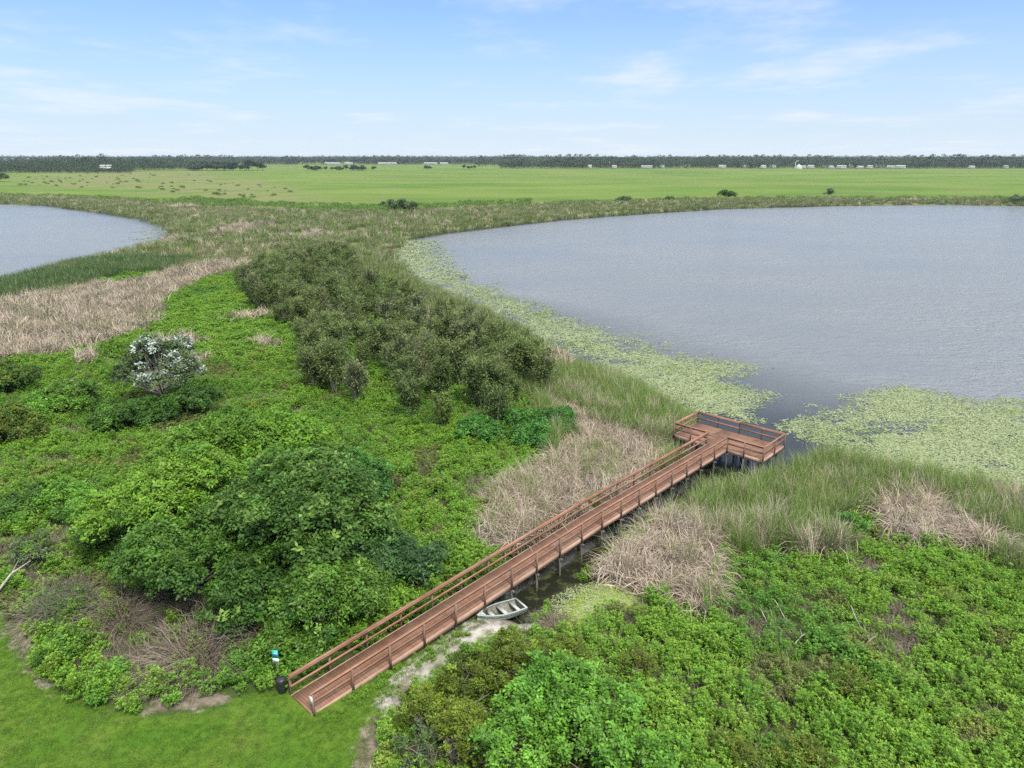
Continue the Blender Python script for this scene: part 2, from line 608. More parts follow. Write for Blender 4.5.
soil = T.mix(T.ramp(n2, .35, .65), (.06, .085, .025), (.05, .09, .022))
soil = T.mix(T.ramp(n1, .45, .7), soil, (.085, .08, .045))
c = soil
reedy = T.mix(T.ramp(nf2, .35, .65), (.105, .145, .042), (.145, .16, .06))
far_f = T.n('ShaderNodeVectorMath', operation='LENGTH')
T.put(far_f.inputs[0], P)
c = T.mix(T.ramp(far_f.outputs['Value'], 95, 160), c, reedy)
c = T.mix(T.math('MULTIPLY', edge('dry'), .9), c, T.mix(n1, (.20, .155, .11), (.33, .26, .20)))
fieldc = T.mix(T.ramp(nf, .35, .65), (.074, .146, .018), (.132, .195, .036))
fieldc = T.mix(T.math('MULTIPLY', T.ramp(nf2, .46, .68), .8), fieldc, (.13, .165, .05))
fieldc = T.mix(T.math('MULTIPLY', T.ramp(T.noise(P, .0032, 3, .6, (1, 2.6, 1)), .5, .66), .6), fieldc, (.15, .165, .058))
fieldc = T.mix(T.math('MULTIPLY', T.attr('rough'), T.ramp(T.noise(P, .035, 4, .7), .38, .58)), fieldc, (.165, .165, .075))
c = T.mix(T.ramp(T.attr('field'), .2, .8), c, fieldc)
c = T.mix(edge('wet', .5), c, T.mix(n1, (.035, .032, .024), (.06, .055, .04)))
lawnc = T.mix(T.ramp(n2, .35, .65), (.066, .142, .013), (.096, .164, .02))
lawnc = T.mix(T.math('MULTIPLY', T.ramp(n1, .55, .75), .5), lawnc, (.125, .155, .035))
lawnc = T.mix(T.math('MULTIPLY', T.ramp(n3, .35, .7), .5), lawnc, (.038, .088, .01))
lawnc = T.mix(T.math('MULTIPLY', T.ramp(T.noise(P, .55, 5, .7), .48, .70), .55), lawnc, (.135, .17, .035))
lawnc = T.mix(T.math('MULTIPLY', T.ramp(T.noise(P, .16, 3, .6), .45, .62), .45), lawnc, (.05, .135, .012))
c = T.mix(edge('lawn', .8), c, lawnc)
sandc = T.mix(T.ramp(n1, .38, .62), (.17, .155, .125), (.42, .40, .37))
sandc = T.mix(T.math('MULTIPLY', T.ramp(n2, .5, .7), .6), sandc, (.10, .115, .04))
c = T.mix(edge('sand', 1.2), c, sandc)
c = T.mix(edge('bare', 1.7), c, T.mix(T.ramp(n1, .3, .7), (.085, .068, .048), (.27, .235, .19)))
c = T.mix(edge('algae', 1.3), c, T.mix(n1, (.13, .19, .02), (.26, .33, .045)))
nt.links.new(T.principled(c, .95, .08, 0, T.bump(n3, .5, .06)), out.inputs[0])
ground = tb.build('ground', gm, smooth=True)
for k, v in gcols.items():
    a = ground.data.attributes.new(k, 'FLOAT', 'POINT')
    a.data.foreach_set('value', np.ascontiguousarray(v.ravel(), np.float32))
tag(ground, 'green marshy ground reaching to the horizon', 'ground', kind='structure')

# ------------------------------------------------------------------ water
wm, nt, out = new_mat('lake_water')
T = NT(nt)
P = T.pos()
w1 = T.noise(P, .55, 3, .6, (1, 1.5, 1))
w2 = T.noise(P, 1.7, 2, .6, (1, 1.7, 1))
w3 = T.noise(P, .11, 3, .5, (1, 1.6, 1))
hh = T.math('ADD', T.math('MULTIPLY', w1, 1.0), T.math('MULTIPLY', w2, .34))
hh = T.math('ADD', hh, T.math('MULTIPLY', w3, .9))
breeze_sheen = T.ramp(T.noise(P, .018, 4, .6, (1, 1.6, 1)), .3, .7)
wind = T.attr('breeze_sheen')
bp = T.n('ShaderNodeBump')
bp.inputs['Distance'].default_value = .9
T.put(bp.inputs['Height'], hh)
T.put(bp.inputs['Strength'], T.math('MULTIPLY', T.math('ADD', T.math('MULTIPLY', breeze_sheen, 1.0), .45), wind))
wc = T.mix(breeze_sheen, (.135, .15, .163), (.20, .212, .224))  # sky sheen on breezy lanes painted as a lighter base colour
b = T.n('ShaderNodeBsdfPrincipled')
T.put(b.inputs['Base Color'], T.mix(wind, (.022, .025, .02), wc))  # shade under the platform painted as a darker base colour in calm water
b.inputs['Roughness'].default_value = .2
b.inputs['IOR'].default_value = 1.33
nt.links.new(bp.outputs[0], b.inputs['Normal'])
nt.links.new(b.outputs[0], out.inputs[0])


def water(name, P, label, z, grid):
    wb = MB()
    x0, y0 = P.min(0) - 3
    x1, y1 = P.max(0) + 3
    xs = np.linspace(x0, x1, grid)
    ys = y0 + (y1 - y0) * np.linspace(0, 1, grid) ** 1.6
    XX, YY = np.meshgrid(xs, ys)
    q = np.arange(grid * grid).reshape(grid, grid)
    qd = np.stack([q[:-1, :-1], q[:-1, 1:], q[1:, 1:], q[1:, :-1]], -1).reshape(-1, 4)
    sd = sdist(P, XX, YY).ravel()
    keep = (sd[qd] < 14).any(1)
    wb.add(np.stack([XX, YY, np.full_like(XX, z)], -1).reshape(-1, 3), qd[keep])
    o = wb.build(name, wm)
    s, t = to_st(XX.ravel(), YY.ravel())
    calm_shade = np.clip((np.hypot((s - 36), t * 1.0) - 9) / 28, 0, 1) * np.clip(-sd / (5 + 24 * sstep(110, 45, np.hypot(XX.ravel() - 21, YY.ravel() - 54))), 0, 1)  # ripple mask, also carries the painted dark tone round the platform
    a = o.data.attributes.new('breeze_sheen', 'FLOAT', 'POINT')
    a.data.foreach_set('value', np.ascontiguousarray(calm_shade, np.float32))
    return tag(o, label, 'lake', kind='structure')


water('lake_water', LAKE_R, 'wide rippled grey blue lake behind the fishing pier', 0.0, 220)
water('pond_water', LAKE_L, 'smaller grey lake at the left beyond the reeds', 0.0, 120)
wb = MB()
ss, tt = np.meshgrid(np.linspace(9, 39.2, 18), np.linspace(-3, 5.5, 8))
pp = np.stack([BW_O[0] + BW_A[0] * ss + BW_T[0] * tt, BW_O[1] + BW_A[1] * ss + BW_T[1] * tt, np.full_like(ss, .005)], -1)
q = np.arange(ss.size).reshape(ss.shape)
wb.add(pp.reshape(-1, 3), np.stack([q[:-1, :-1], q[1:, :-1], q[1:, 1:], q[:-1, 1:]], -1).reshape(-1, 4))
dm, nt, out = new_mat('ditch_water')
T = NT(nt)
f = T.noise(T.pos(), 1.1, 4, .6)
dc = T.mix(T.ramp(f, .5, .68), (.018, .02, .013), (.06, .07, .02))
nt.links.new(T.principled(dc, T.math('MULTIPLY', T.ramp(f, .4, .7), .5), .5, 0, T.bump(f, .08, .1)), out.inputs[0])
ditch = wb.build('ditch_water', dm)
tag(ditch, 'dark still water in the ditch beside the boardwalk', 'water', kind='structure')

# ------------------------------------------------------------------ plant prototypes (meshes that stuff objects repeat)
PROTO = {}


def proto_col(name, objs):
    c = bpy.data.collections.new(name)
    for o in objs:
        c.objects.link(o)
    PROTO[name] = (c, len(objs))


def weed_plant(seed, mat, h=.65, r=.42, stems=13, per=10, L=.092, W=.062, twigs=0):
    g = rs(seed)
    mb = MB()
    for i in range(stems):
        a = g.rand() * 6.28
        rr = r * math.sqrt(g.rand())
        hh = h * (.55 + .5 * g.rand()) * (1 - .35 * (rr / r) ** 2)
        base = np.array([math.cos(a) * rr * .4, math.sin(a) * rr * .4, 0])
        top = np.array([math.cos(a) * rr, math.sin(a) * rr, hh])
        k = per
        tier = (np.arange(k) % 2)
        P = top - (top - base) * (.30 * tier * g.rand())[:, None] + g.randn(k, 3) * .018
        an = np.arange(k) * 2.4 + g.rand() * 6.28 + g.randn(k) * .2
        D = np.stack([np.cos(an), np.sin(an), .25 + .45 * (1 - tier) + .2 * g.rand(k)], 1)
        N = np.stack([-np.cos(an) * .4, -np.sin(an) * .4, np.ones(k)], 1) + g.randn(k, 3) * .12
        tone = (.66 + .62 * g.rand()) * (.88 + .24 * g.rand(k))
        mb.leaves(P, D, N, L * (.7 + .5 * g.rand(k)), W * (.7 + .5 * g.rand(k)), tone)
    return mb.build('leafy_weed', mat, link=False)


proto_col('weeds', [weed_plant(i, M['weed'], .5 + .14 * (i % 3), .40, 26, 10) for i in range(7)] +
          [weed_plant(20 + i, M['weed'], .95, .36, 24, 11, .09, .058) for i in range(3)] +
          [weed_plant(30 + i, M['weed'], 1.35, .26, 12, 14, .10, .05) for i in range(1)] +
          [weed_plant(37, M['weed'], .75, .42, 24, 8, .085, .05)])
proto_col('weeds_far', [weed_plant(40 + i, M['weed'], .85, .72, 46, 9, .125, .085) for i in range(4)])
proto_col('olive_weeds', [weed_plant(60 + i, M['weed_olive'], .7, .4, 16, 12, .10, .045) for i in range(4)])


def twig_tuft(seed, h=.8, n=26):
    g = rs(seed)
    mb = MB()
    for i in range(n):
        a = g.rand() * 6.28
        b = g.rand() * .35
        p0 = np.array([math.cos(a) * b, math.sin(a) * b, 0])
        dr = np.array([math.cos(a) * .7 + g.randn() * .3, math.sin(a) * .7 + g.randn() * .3, .9])
        p1 = p0 + dr * h * (.4 + .4 * g.rand())
        p2 = p1 + (dr * np.array([1, 1, .3]) + g.randn(3) * .4) * h * .35
        mb.tube([p0, p1, p2], [.012, .009, .004], 3, .7 + .6 * g.rand(), cap=False)
    return mb.build('dry_twigs', M['twig'], link=False)


proto_col('twigs', [twig_tuft(80 + i) for i in range(4)])


def reed_tuft(seed, mat, n=26, h=2.2, r=.28, w=.03, lean=.35, dead=None, deadf=0.0, wind=(.6, .2)):
    g = rs(seed)
    mb = MB()
    k = n
    a = g.rand(k) * 6.28
    rr = r * np.sqrt(g.rand(k))
    P = np.stack([np.cos(a) * rr, np.sin(a) * rr, np.zeros(k)], 1)
    D = np.stack([np.cos(a) + wind[0], np.sin(a) + wind[1], 0 * a], 1) + g.randn(k, 3) * .4
    H = h * (.6 + .45 * g.rand(k))
    bend = lean * (.3 + 1.2 * g.rand(k))
    tone = .7 + .6 * g.rand(k)
    dm_ = g.rand(k) < deadf
    for sel, mi in ((~dm_, 0), (dm_, 1)):
        if sel.any():
            mb.blades(P[sel], D[sel], H[sel], np.full(sel.sum(), w) * (.7 + .6 * g.rand(sel.sum())), bend[sel] * (1.5 if mi else 1), tone[sel], mi)
    return mb.build('reed_tuft', [mat, M['dead_reed']], link=False)


proto_col('reeds', [reed_tuft(100 + i, M['reed'], 26, 2.1, .3, .035, .45, deadf=.12) for i in range(5)])
proto_col('reeds_dark', [reed_tuft(110 + i, M['reed_dark'], 30, 2.3, .8, .07, .4, deadf=.05) for i in range(4)])
proto_col('reeds_far', [reed_tuft(120 + i, M['reed_far'], 46, 2.0, 1.6, .12, .5, deadf=.14) for i in range(4)])


def dead_tuft(seed, n=40, h=1.6, r=.4, w=.032, fallen=.5):
    g = rs(seed)
    mb = MB()
    k = n
    a = g.rand(k) * 6.28
    rr = r * np.sqrt(g.rand(k))
    P = np.stack([np.cos(a) * rr, np.sin(a) * rr, np.zeros(k)], 1)
    ca = g.rand() * 6.28
    D = g.randn(k, 3) * .45 + np.array([math.cos(ca), math.sin(ca), 0]) * .9
    fall = g.rand(k) < fallen
    P[:, 2] += np.where(fall, g.rand(k) * .55, 0)
    H = h * (.5 + .7 * g.rand(k))
    bend = np.where(fall, 1.35 + .7 * g.rand(k), .2 + .8 * g.rand(k))
    mb.blades(P, D, H, np.full(k, w) * (.6 + .9 * g.rand(k)), bend, .5 + .9 * g.rand(k))
    if fallen > .5:
        q = 26
        a2 = ca + g.randn(q) * .55
        P2 = np.c_[g.randn(q, 2) * .38, .12 + .55 * g.rand(q)] - np.c_[np.cos(a2), np.sin(a2), np.zeros(q)] * .6
        D2 = np.c_[np.cos(a2), np.sin(a2), g.randn(q) * .16]
        mb.leaves(P2, D2, np.c_[np.zeros((q, 2)), np.ones(q)] + g.randn(q, 3) * .4, 1.0 + .9 * g.rand(q), .055 + .03 * g.rand(q), .5 + .9 * g.rand(q), fold=.1)
    return mb.build('dead_reed_tuft', M['dead_reed'], link=False)


proto_col('dead', [dead_tuft(140 + i, 12, 1.9, .45, .05, .7) for i in range(8)] + [dead_tuft(150 + i, 20, 1.7, .35, .045, .2) for i in range(1)])
proto_col('dead_up', [dead_tuft(160 + i, 26, 2.0, .35, .045, .1) for i in range(3)])
proto_col('dead_far', [dead_tuft(170 + i, 34, 1.9, .9, .10, .4) for i in range(7)])


def lawn_tuft(seed):
    g = rs(seed)
    mb = MB()
    k = 22
    P = np.c_[g.randn(k, 2) * .09, np.zeros(k)]
    mb.blades(P, g.randn(k, 3), .05 + .06 * g.rand(k), np.full(k, .014), .4 + .8 * g.rand(k), .75 + .5 * g.rand(k), seg=2)
    return mb.build('lawn_tuft', M['lawn_blade'], link=False)


proto_col('lawn', [lawn_tuft(190 + i) for i in range(4)])


def pad(seed, n=1, r=.092):
    g = rs(seed)
    mb = MB()
    for i in range(n):
        cx, cy = (g.randn(2) * .33 * (n > 1))
        rr = r * (.7 + .6 * g.rand())
        a0 = g.rand() * 6.28
        tx, ty = g.randn(2) * .10
        K = 9
        V = [(cx, cy, .012)]
        for j in range(K + 1):
            a = a0 + .25 + (6.28 - .5) * j / K
            q = rr * (1 + .06 * g.randn())
            V.append((cx + math.cos(a) * q, cy + math.sin(a) * q, .014 + max(0, (tx * math.cos(a) + ty * math.sin(a))) * rr * 2 + .01 * g.rand()))
        F = [(0, 1 + j, 2 + j, 3 + j) for j in range(0, K - 1, 2)] + [(0, K, K + 1, K + 1)][:0]
        mb.add(V, F, .75 + .5 * g.rand())
    return mb.build('lily_pad', M['pad'], link=False)


proto_col('pads', [pad(200 + i, 5) for i in range(6)])


def far_tree(seed, h=11.0, w=5.0, n=260, mat='far_leaf', leaf=1.1):
    g = rs(seed)
    mb = MB()
    lob = g.randn(7, 3) * np.array([w * .33, w * .33, h * .16]) + np.array([0, 0, h * .6])
    k = n
    li = g.randint(0, 7, k)
    u = nrm(g.randn(k, 3))
    u[:, 2] = np.abs(u[:, 2]) * .8 - .15
    P = lob[li] + u * (w * .28) * (.6 + .5 * g.rand(k, 1))
    P[:, 2] = np.clip(P[:, 2], h * .03, h)
    D = u + g.randn(k, 3) * .7
    N = u * .6 + np.array([0, 0, .7]) + g.randn(k, 3) * .3
    mb.leaves(P, D, N, leaf * (.6 + .7 * g.rand(k)), leaf * .8 * (.6 + .7 * g.rand(k)), .7 + .6 * g.rand(k))
    mb.tube([(0, 0, -.3), (0, 0, h * .35), (w * .05, 0, h * .6)], [w * .045, w * .035, w * .015], 5, mi=1, cap=False)
    return mb.build('far_tree', [M[mat], M['bark']], link=False)


proto_col('far_trees', [far_tree(220 + i, 11 + i % 4 * 1.2, 8 + i % 3 * 1.6) for i in range(7)])
proto_col('scrub', [far_tree(240 + i, 2.4, 3.2, 110, 'field_shrub', .45) for i in range(5)])


# ------------------------------------------------------------------ scatter with geometry nodes
def scatter(name, x, y, proto, seed, scale=(.8, 1.25), z=None, tilt=.08, label='', cat='', idx=None, sclz=None):
    g = rs(seed)
    n = len(x)
    if z is None:
        z = hgt(x, y) - .03
    me = bpy.data.meshes.new(name)
    me.vertices.add(n)
    me.vertices.foreach_set('co', np.stack([x, y, z * np.ones(n)], 1).astype(np.float32).ravel())
    a = me.attributes.new('rot', 'FLOAT_VECTOR', 'POINT')
    a.data.foreach_set('vector', np.stack([g.randn(n) * tilt, g.randn(n) * tilt, g.rand(n) * 6.283], 1).astype(np.float32).ravel())
    sc = scale[0] + (scale[1] - scale[0]) * g.rand(n) if isinstance(scale, tuple) else scale
    a = me.attributes.new('scl', 'FLOAT', 'POINT')
    a.data.foreach_set('value', np.asarray(sc, np.float32))
    c, k = PROTO[proto]
    a = me.attributes.new('idx', 'INT', 'POINT')
    a.data.foreach_set('value', (g.randint(0, k, n) if idx is None else idx).astype(np.int32))
    me.update()
    o = bpy.data.objects.new(name, me)
    COL.objects.link(o)
    ng = bpy.data.node_groups.new(name, 'GeometryNodeTree')
    ng.interface.new_socket('Geometry', in_out='INPUT', socket_type='NodeSocketGeometry')
    ng.interface.new_socket('Geometry', in_out='OUTPUT', socket_type='NodeSocketGeometry')
    N = ng.nodes.new
    gi, go = N('NodeGroupInput'), N('NodeGroupOutput')
    iop = N('GeometryNodeInstanceOnPoints')
    ci = N('GeometryNodeCollectionInfo')
    ci.inputs['Collection'].default_value = c
    ci.inputs['Separate Children'].default_value = True
    ci.inputs['Reset Children'].default_value = True
    iop.inputs['Pick Instance'].default_value = True

    def na(nm, ty):
        q = N('GeometryNodeInputNamedAttribute')
        q.data_type = ty
        q.inputs['Name'].default_value = nm
        return q.outputs[0]
    e2r = N('FunctionNodeEulerToRotation')
    Lk = ng.links.new
    Lk(gi.outputs[0], iop.inputs['Points'])
    Lk(ci.outputs[0], iop.inputs['Instance'])
    Lk(na('idx', 'INT'), iop.inputs['Instance Index'])
    Lk(na('rot', 'FLOAT_VECTOR'), e2r.inputs[0])
    Lk(e2r.outputs[0], iop.inputs['Rotation'])
    Lk(na('scl', 'FLOAT'), iop.inputs['Scale'])
    Lk(iop.outputs[0], go.inputs[0])
    md = o.modifiers.new('scatter', 'NODES')
    md.node_group = ng
    return tag(o, label, cat, kind='stuff')


def sample(x0, x1, y0, y1, dens, seed):
    g = rs(seed)
    n = int((x1 - x0) * (y1 - y0) * dens)
    x = x0 + (x1 - x0) * g.rand(n)
    y = y0 + (y1 - y0) * g.rand(n)
    w = np.abs(x) < (y + 6) * .80 + 4
    return x[w], y[w], g


def wob(x, y, amp=1.6, s=3.0):
    return x + (fnoise(x, y, s, 11) - .5) * amp * 2, y + (fnoise(x, y, s, 13) - .5) * amp * 2


ZN = ['weed', 'lawn', 'sand', 'dry', 'reed', 'water', 'none', 'emerald']


def classify(x, y):
    """what grows at a place"""
    xw, yw = wob(x, y)
    dr = sdist(LAKE_R, x, y)
    dl = sdist(LAKE_L, x, y)
    s, t = to_st(x, y)
    z = np.zeros(len(x), int)
    # reed belts along the shores
    bandw = np.where(y > 62, 12.0, 8.5) + (fnoise(x, y, 8, 21) - .5) * 6
    z[(dr < bandw)] = 4
    z[(dl < 24 + (fnoise(x, y, 10, 22) - .5) * 8)] = 4
    z[(y > 150) & (np.minimum(dr, dl) < 400)] = 4
    for i, p in enumerate(DRY):
        z[inpoly(p, xw, yw)] = 3
    z[inpoly(ALGAE, xw, yw) | inpoly(SAND, xw, yw)] = 2
    z[inpoly(LAWN, x, y)] = 1
    for b in BARE:
        z[inpoly(b, xw, yw)] = 2
    dd = sdist(DITCH, x, y)
    z[dd < -.6] = 6
    z[(np.abs(t) < 1.35) & (s > -1) & (s < 44)] = 6
    z[(np.abs(t) < 4.5) & (s > 38.6) & (s < 44)] = 6
    z[(t > 0) & (t < 3.0) & (s > -.5) & (s < 13.5)] = 2
    z[(t > 0.6) & (t < 2.6) & (s > 9.3) & (s < 14.2)] = 6
    z[dr < np.where(y > 62, -3.5, -1.2)] = 5
    z[dl < -1.5] = 5
    return z, dr, dl, s, t


ALL = []
# near ring: 18..78 m, then 78..150 m, then beyond
x, y, g = sample(-62, 72, 14, 82, 7.0, 1)
z, dr, dl, s, t = classify(x, y)
pn = fnoise(x, y, 5, 31)
pm = fnoise(x, y, 2.2, 33)
r_ = g.rand(len(x))
base_h = .55 + .75 * fnoise(x, y, 3.2, 35)
wd = (z == 0)
thin = inpoly(THIN, *wob(x, y)) | (inpoly(THIN2, *wob(x, y)) & (fnoise(x, y, 2.4, 37) > .48))
brown = (pn > .615) & (pm > .55)
olive = (fnoise(x, y, 4, 41) > .70) & wd & ~brown
k = wd & (~brown | (r_ > .55)) & ~olive & (r_ < .84) & ~(thin & (r_ > .14))
scatter('ground_cover', x[k], y[k], 'weeds', 2, (1.14 * base_h[k] * (.75 + .5 * g.rand(k.sum()))), label='bright leafy green weeds covering the ground round the boardwalk', cat='weeds')
k = olive & (r_ < .75)
scatter('olive_ground_cover', x[k], y[k], 'olive_weeds', 3, (.8, 1.4), label='fine leaved olive green weeds among the brighter ground cover', cat='weeds')
k = (wd & (brown | (thin & (r_ > .3))) & (r_ < .80)) | (wd & ~brown & (r_ > .925))
scatter('dry_twigs', x[k], y[k], 'twigs', 4, (.5, .95), label='grey brown dry twigs showing in gaps of the green weeds', cat='twigs')
k = (z == 3) & (r_ < .93)
scatter('dead_reeds', x[k], y[k], 'dead', 5, (.7, 1.15), label='pale flattened dead reeds on both sides of the boardwalk', cat='dead reeds')
k = (z == 4) & (r_ < .85)
k |= (z == 3) & (g.rand(len(x)) < .05 + .18 * (fnoise(x, y, 3, 47) > .60))
k |= wd & (g.rand(len(x)) < .035 + .22 * (fnoise(x, y, 4.5, 49) > .63))
scatter('green_reeds', x[k], y[k], 'reeds', 6, np.where(wd[k], .28 + .3 * g.rand(k.sum()), .80 + .42 * g.rand(k.sum())), label='tall green reeds along the near lake shore by the pier', cat='reeds')
k = ((z == 4) & (pn >= .70) & (r_ < .5)) | ((z == 4) & (r_ > .96)) | ((z == 3) & (r_ > .90))
scatter('standing_dead_reeds', x[k], y[k], 'dead_up', 7, (.8, 1.2), label='upright straw coloured reeds mixed through the green reeds', cat='dead reeds')
# dry tall clumps
x, y, g = sample(-12, 8, 24, 36, 60, 9)
# mid ring
x, y, g = sample(-130, 60, 82, 175, 1.6, 11)
z, dr, dl, s, t = classify(x, y)
r_ = g.rand(len(x))
pn = fnoise(x, y, 14, 51)
mw = fnoise(x, y, 7, 53)
lk = dl < 30
k = (z == 0) & (mw < .72)
scatter('far_ground_cover', x[k], y[k], 'weeds_far', 12, (.8, 1.6), label='green weeds in the clearings between the reeds and the willows', cat='weeds')
k = (z == 4) & lk & (r_ < .85)
scatter('dark_reeds', x[k], y[k], 'reeds_dark', 13, (.7, 1.1), label='dark green reed bed bordering the left lake', cat='reeds')
k = (z == 4) & ~lk & (r_ < .85) & (pn < .74)
k |= (z == 3) & (g.rand(len(x)) < .12 + .4 * (fnoise(x, y, 6, 57) > .56))
scatter('shore_reeds', x[k], y[k], 'reeds_far', 14, (.6, 1.0), label='olive green reeds between the willows and the lily pads', cat='reeds')
k = ((z == 3) & (r_ < .9)) | ((z == 4) & ~lk & (pn >= .72)) | ((z == 0) & (mw >= .72))
scatter('dead_reed_bed', x[k], y[k], 'dead_far', 15, (.75, 1.2), label='broad bed of pinkish dead reeds left of the willow thicket', cat='dead reeds')
k = (z == 0) & (g.rand(len(x)) < .10 + .6 * (fnoise(x, y, 6, 59) > .55))
scatter('meadow_grass', x[k], y[k], 'reeds_far', 16, (.30, .62), label='light green grass tufts among the weeds near the willow thicket', cat='grass')
# far ring
x, y, g = sample(-480, 520, 175, 560, .16, 17)
dr = sdist(LAKE_R, x, y)
dl = sdist(LAKE_L, x, y)
dm_ = np.minimum(dr, dl)
r_ = g.rand(len(x))
lim = np.where((dr < 60) & (x > 0), 34, np.where(x < -60, 60, 75)) + (fnoise(x, y, 30, 61) - .5) * 22
md = sdist(MEADOW, x, y) + (fnoise(x, y, 22, 61) - .5) * 14
belt = (dm_ > -1) & (md > 0)
pn = fnoise(x, y, 30, 63)
q_ = g.rand(len(x))
k = belt & (pn < .76) & (q_ > .10)
scatter('distant_reeds', x[k], y[k], 'reeds_far', 18, (.75, 1.2), label='wide belt of olive reeds between and behind the two lakes', cat='reeds')
k = belt & ((pn >= .74) | (q_ < .24))
scatter('distant_dead_reeds', x[k], y[k], 'dead_far', 19, (.8, 1.25), label='straw coloured patches in the distant reed belt', cat='dead reeds')
sb = (md < 4) & (md > np.where((x < 10) & (x > -190), -34, -9)) & (y > 300) & (fnoise(x, y, 18, 65) > .36) & (r_ < .8) & (dm_ > 4)
scatter('scrub_belt', x[sb], y[sb], 'scrub', 20, (.4, .9), label='low green scrub edging the far pasture behind the reeds', cat='scrub')
# lawn blades
x, y, g = sample(-36, 2, 16, 40, 45, 23)
lw = (sdist(LAWN, x, y) < .25) | inpoly(STRIP, x, y)
s, t = to_st(x, y)
lw &= ~((np.abs(t) < 1.0) & (s > -.2))
scatter('lawn_grass', x[lw], y[lw], 'lawn', 24, (.6, 1.3), label='short mown lawn grass in the near corner', cat='grass', z=hgt(x[lw], y[lw]) - .01)
# weeds creeping along the boardwalk foot and over the sand
x, y, g = sample(-16, 10, 22, 46, 9, 25)
s, t = to_st(x, y)
sp = (((t > 1.0) & (t < 1.9)) | ((t < -.95) & (t > -1.7))) & (s > 0) & (s < 14) & (fnoise(x, y, 1.2, 71) > .45)
sp |= inpoly(SAND, x, y) & (fnoise(x, y, 1.4, 73) > .76)
sp &= ~((t > 0.6) & (t < 2.6) & (s > 9.3) & (s < 14.2))
scatter('creeping_weeds', x[sp], y[sp], 'weeds', 26, (.2, .5), label='small weeds sprouting along the foot of the boardwalk', cat='weeds')

# lily pads
LILY = [
    np.vstack([GP([(432, 238), (448, 262), (475, 280), (512, 294), (542, 306), (582, 323), (622, 336), (662, 348), (702, 356), (738, 364), (740, 373), (728, 380), (752, 392), (758, 407), (748, 417), (722, 414)], 0), GP([(700, 412), (672, 425), (655, 420), (640, 395), (600, 372), (545, 350), (510, 330), (470, 305), (435, 288), (385, 272), (372, 254), (384, 238)], 0)]),
    GP([(797, 428), (812, 412), (838, 403), (860, 393), (905, 388), (950, 398), (985, 406), (1030, 408), (1200, 425), (1300, 600), (1024, 520), (940, 480), (870, 468), (842, 462), (838, 448), (822, 436)], 0)]
xs, ys, scs = [], [], []
for bx, dens, seed, sc in (((-40, 80, 45, 90), 35.0, 31, .8), ((-40, 80, 90, 150), 21.0, 32, 1.0), ((-70, 60, 150, 225), 6.5, 33, 1.7)):
    x, y, g = sample(*bx, dens, seed)
    best = np.full(len(x), 1e9)
    for L_ in LILY:
        best = np.minimum(best, sdist(L_, x, y))
    wn = fnoise(x, y, 5.5, 81)
    far_ = y > 86
    e = best + .9 + (wn - .5) * 9 + (fnoise(x, y, 1.6, 83) - .5) * 3.2
    prob = np.clip(.5 - e / 6.0, 0, 1)
    prob *= np.where(fnoise(x, y, 2.6, 85) > .66, .25, 1)
    prob *= np.where(far_, .55 + .45 * sstep(-2, -10, best), .95)
    s, t = to_st(x, y)
    kk = (g.rand(len(x)) < prob) & ~((np.abs(t) < 4.6) & (s > 30) & (s < 44.2)) & (sdist(LAKE_R, x, y) < .5)
    xs.append(x[kk]); ys.append(y[kk]); scs.append(np.full(kk.sum(), sc) * (.5 + .85 * g.rand(kk.sum())))
# pads fringing the left lake
x, y, g = sample(-190, -60, 120, 280, 1.0, 34)
d = sdist(LAKE_L, x, y)
kk = (d < 0) & (d > -16) & (x > -170) & (g.rand(len(x)) < np.clip(1 + d / (26 * np.maximum(fnoise(x, y, 12, 87) - .25, 0.02) + 1), 0, 1) * .7) & (y < 300)
xs.append(x[kk]); ys.append(y[kk]); scs.append(np.full(kk.sum(), 2.0))
x, y, sc = np.concatenate(xs), np.concatenate(ys), np.concatenate(scs)
scatter('lily_pads', x, y, 'pads', 35, sc, z=np.full(len(x), .006), tilt=0, label='pale green lily pads floating in mats along the lake edges', cat='lily pads')
# duckweed-like seedlings on the wet mud
x, y, g = sample(-2, 10, 28, 44, 50, 37)
kk = inpoly(ALGAE, *wob(x, y, 1.0, 1.5)) & (fnoise(x, y, 1.0, 88) > .24)
scatter('water_weed', x[kk], y[kk], 'pads', 38, (.25, .5), z=np.maximum(hgt(x[kk], y[kk]), 0) + .01, label='yellow green water weed at the end of the ditch', cat='water weed')
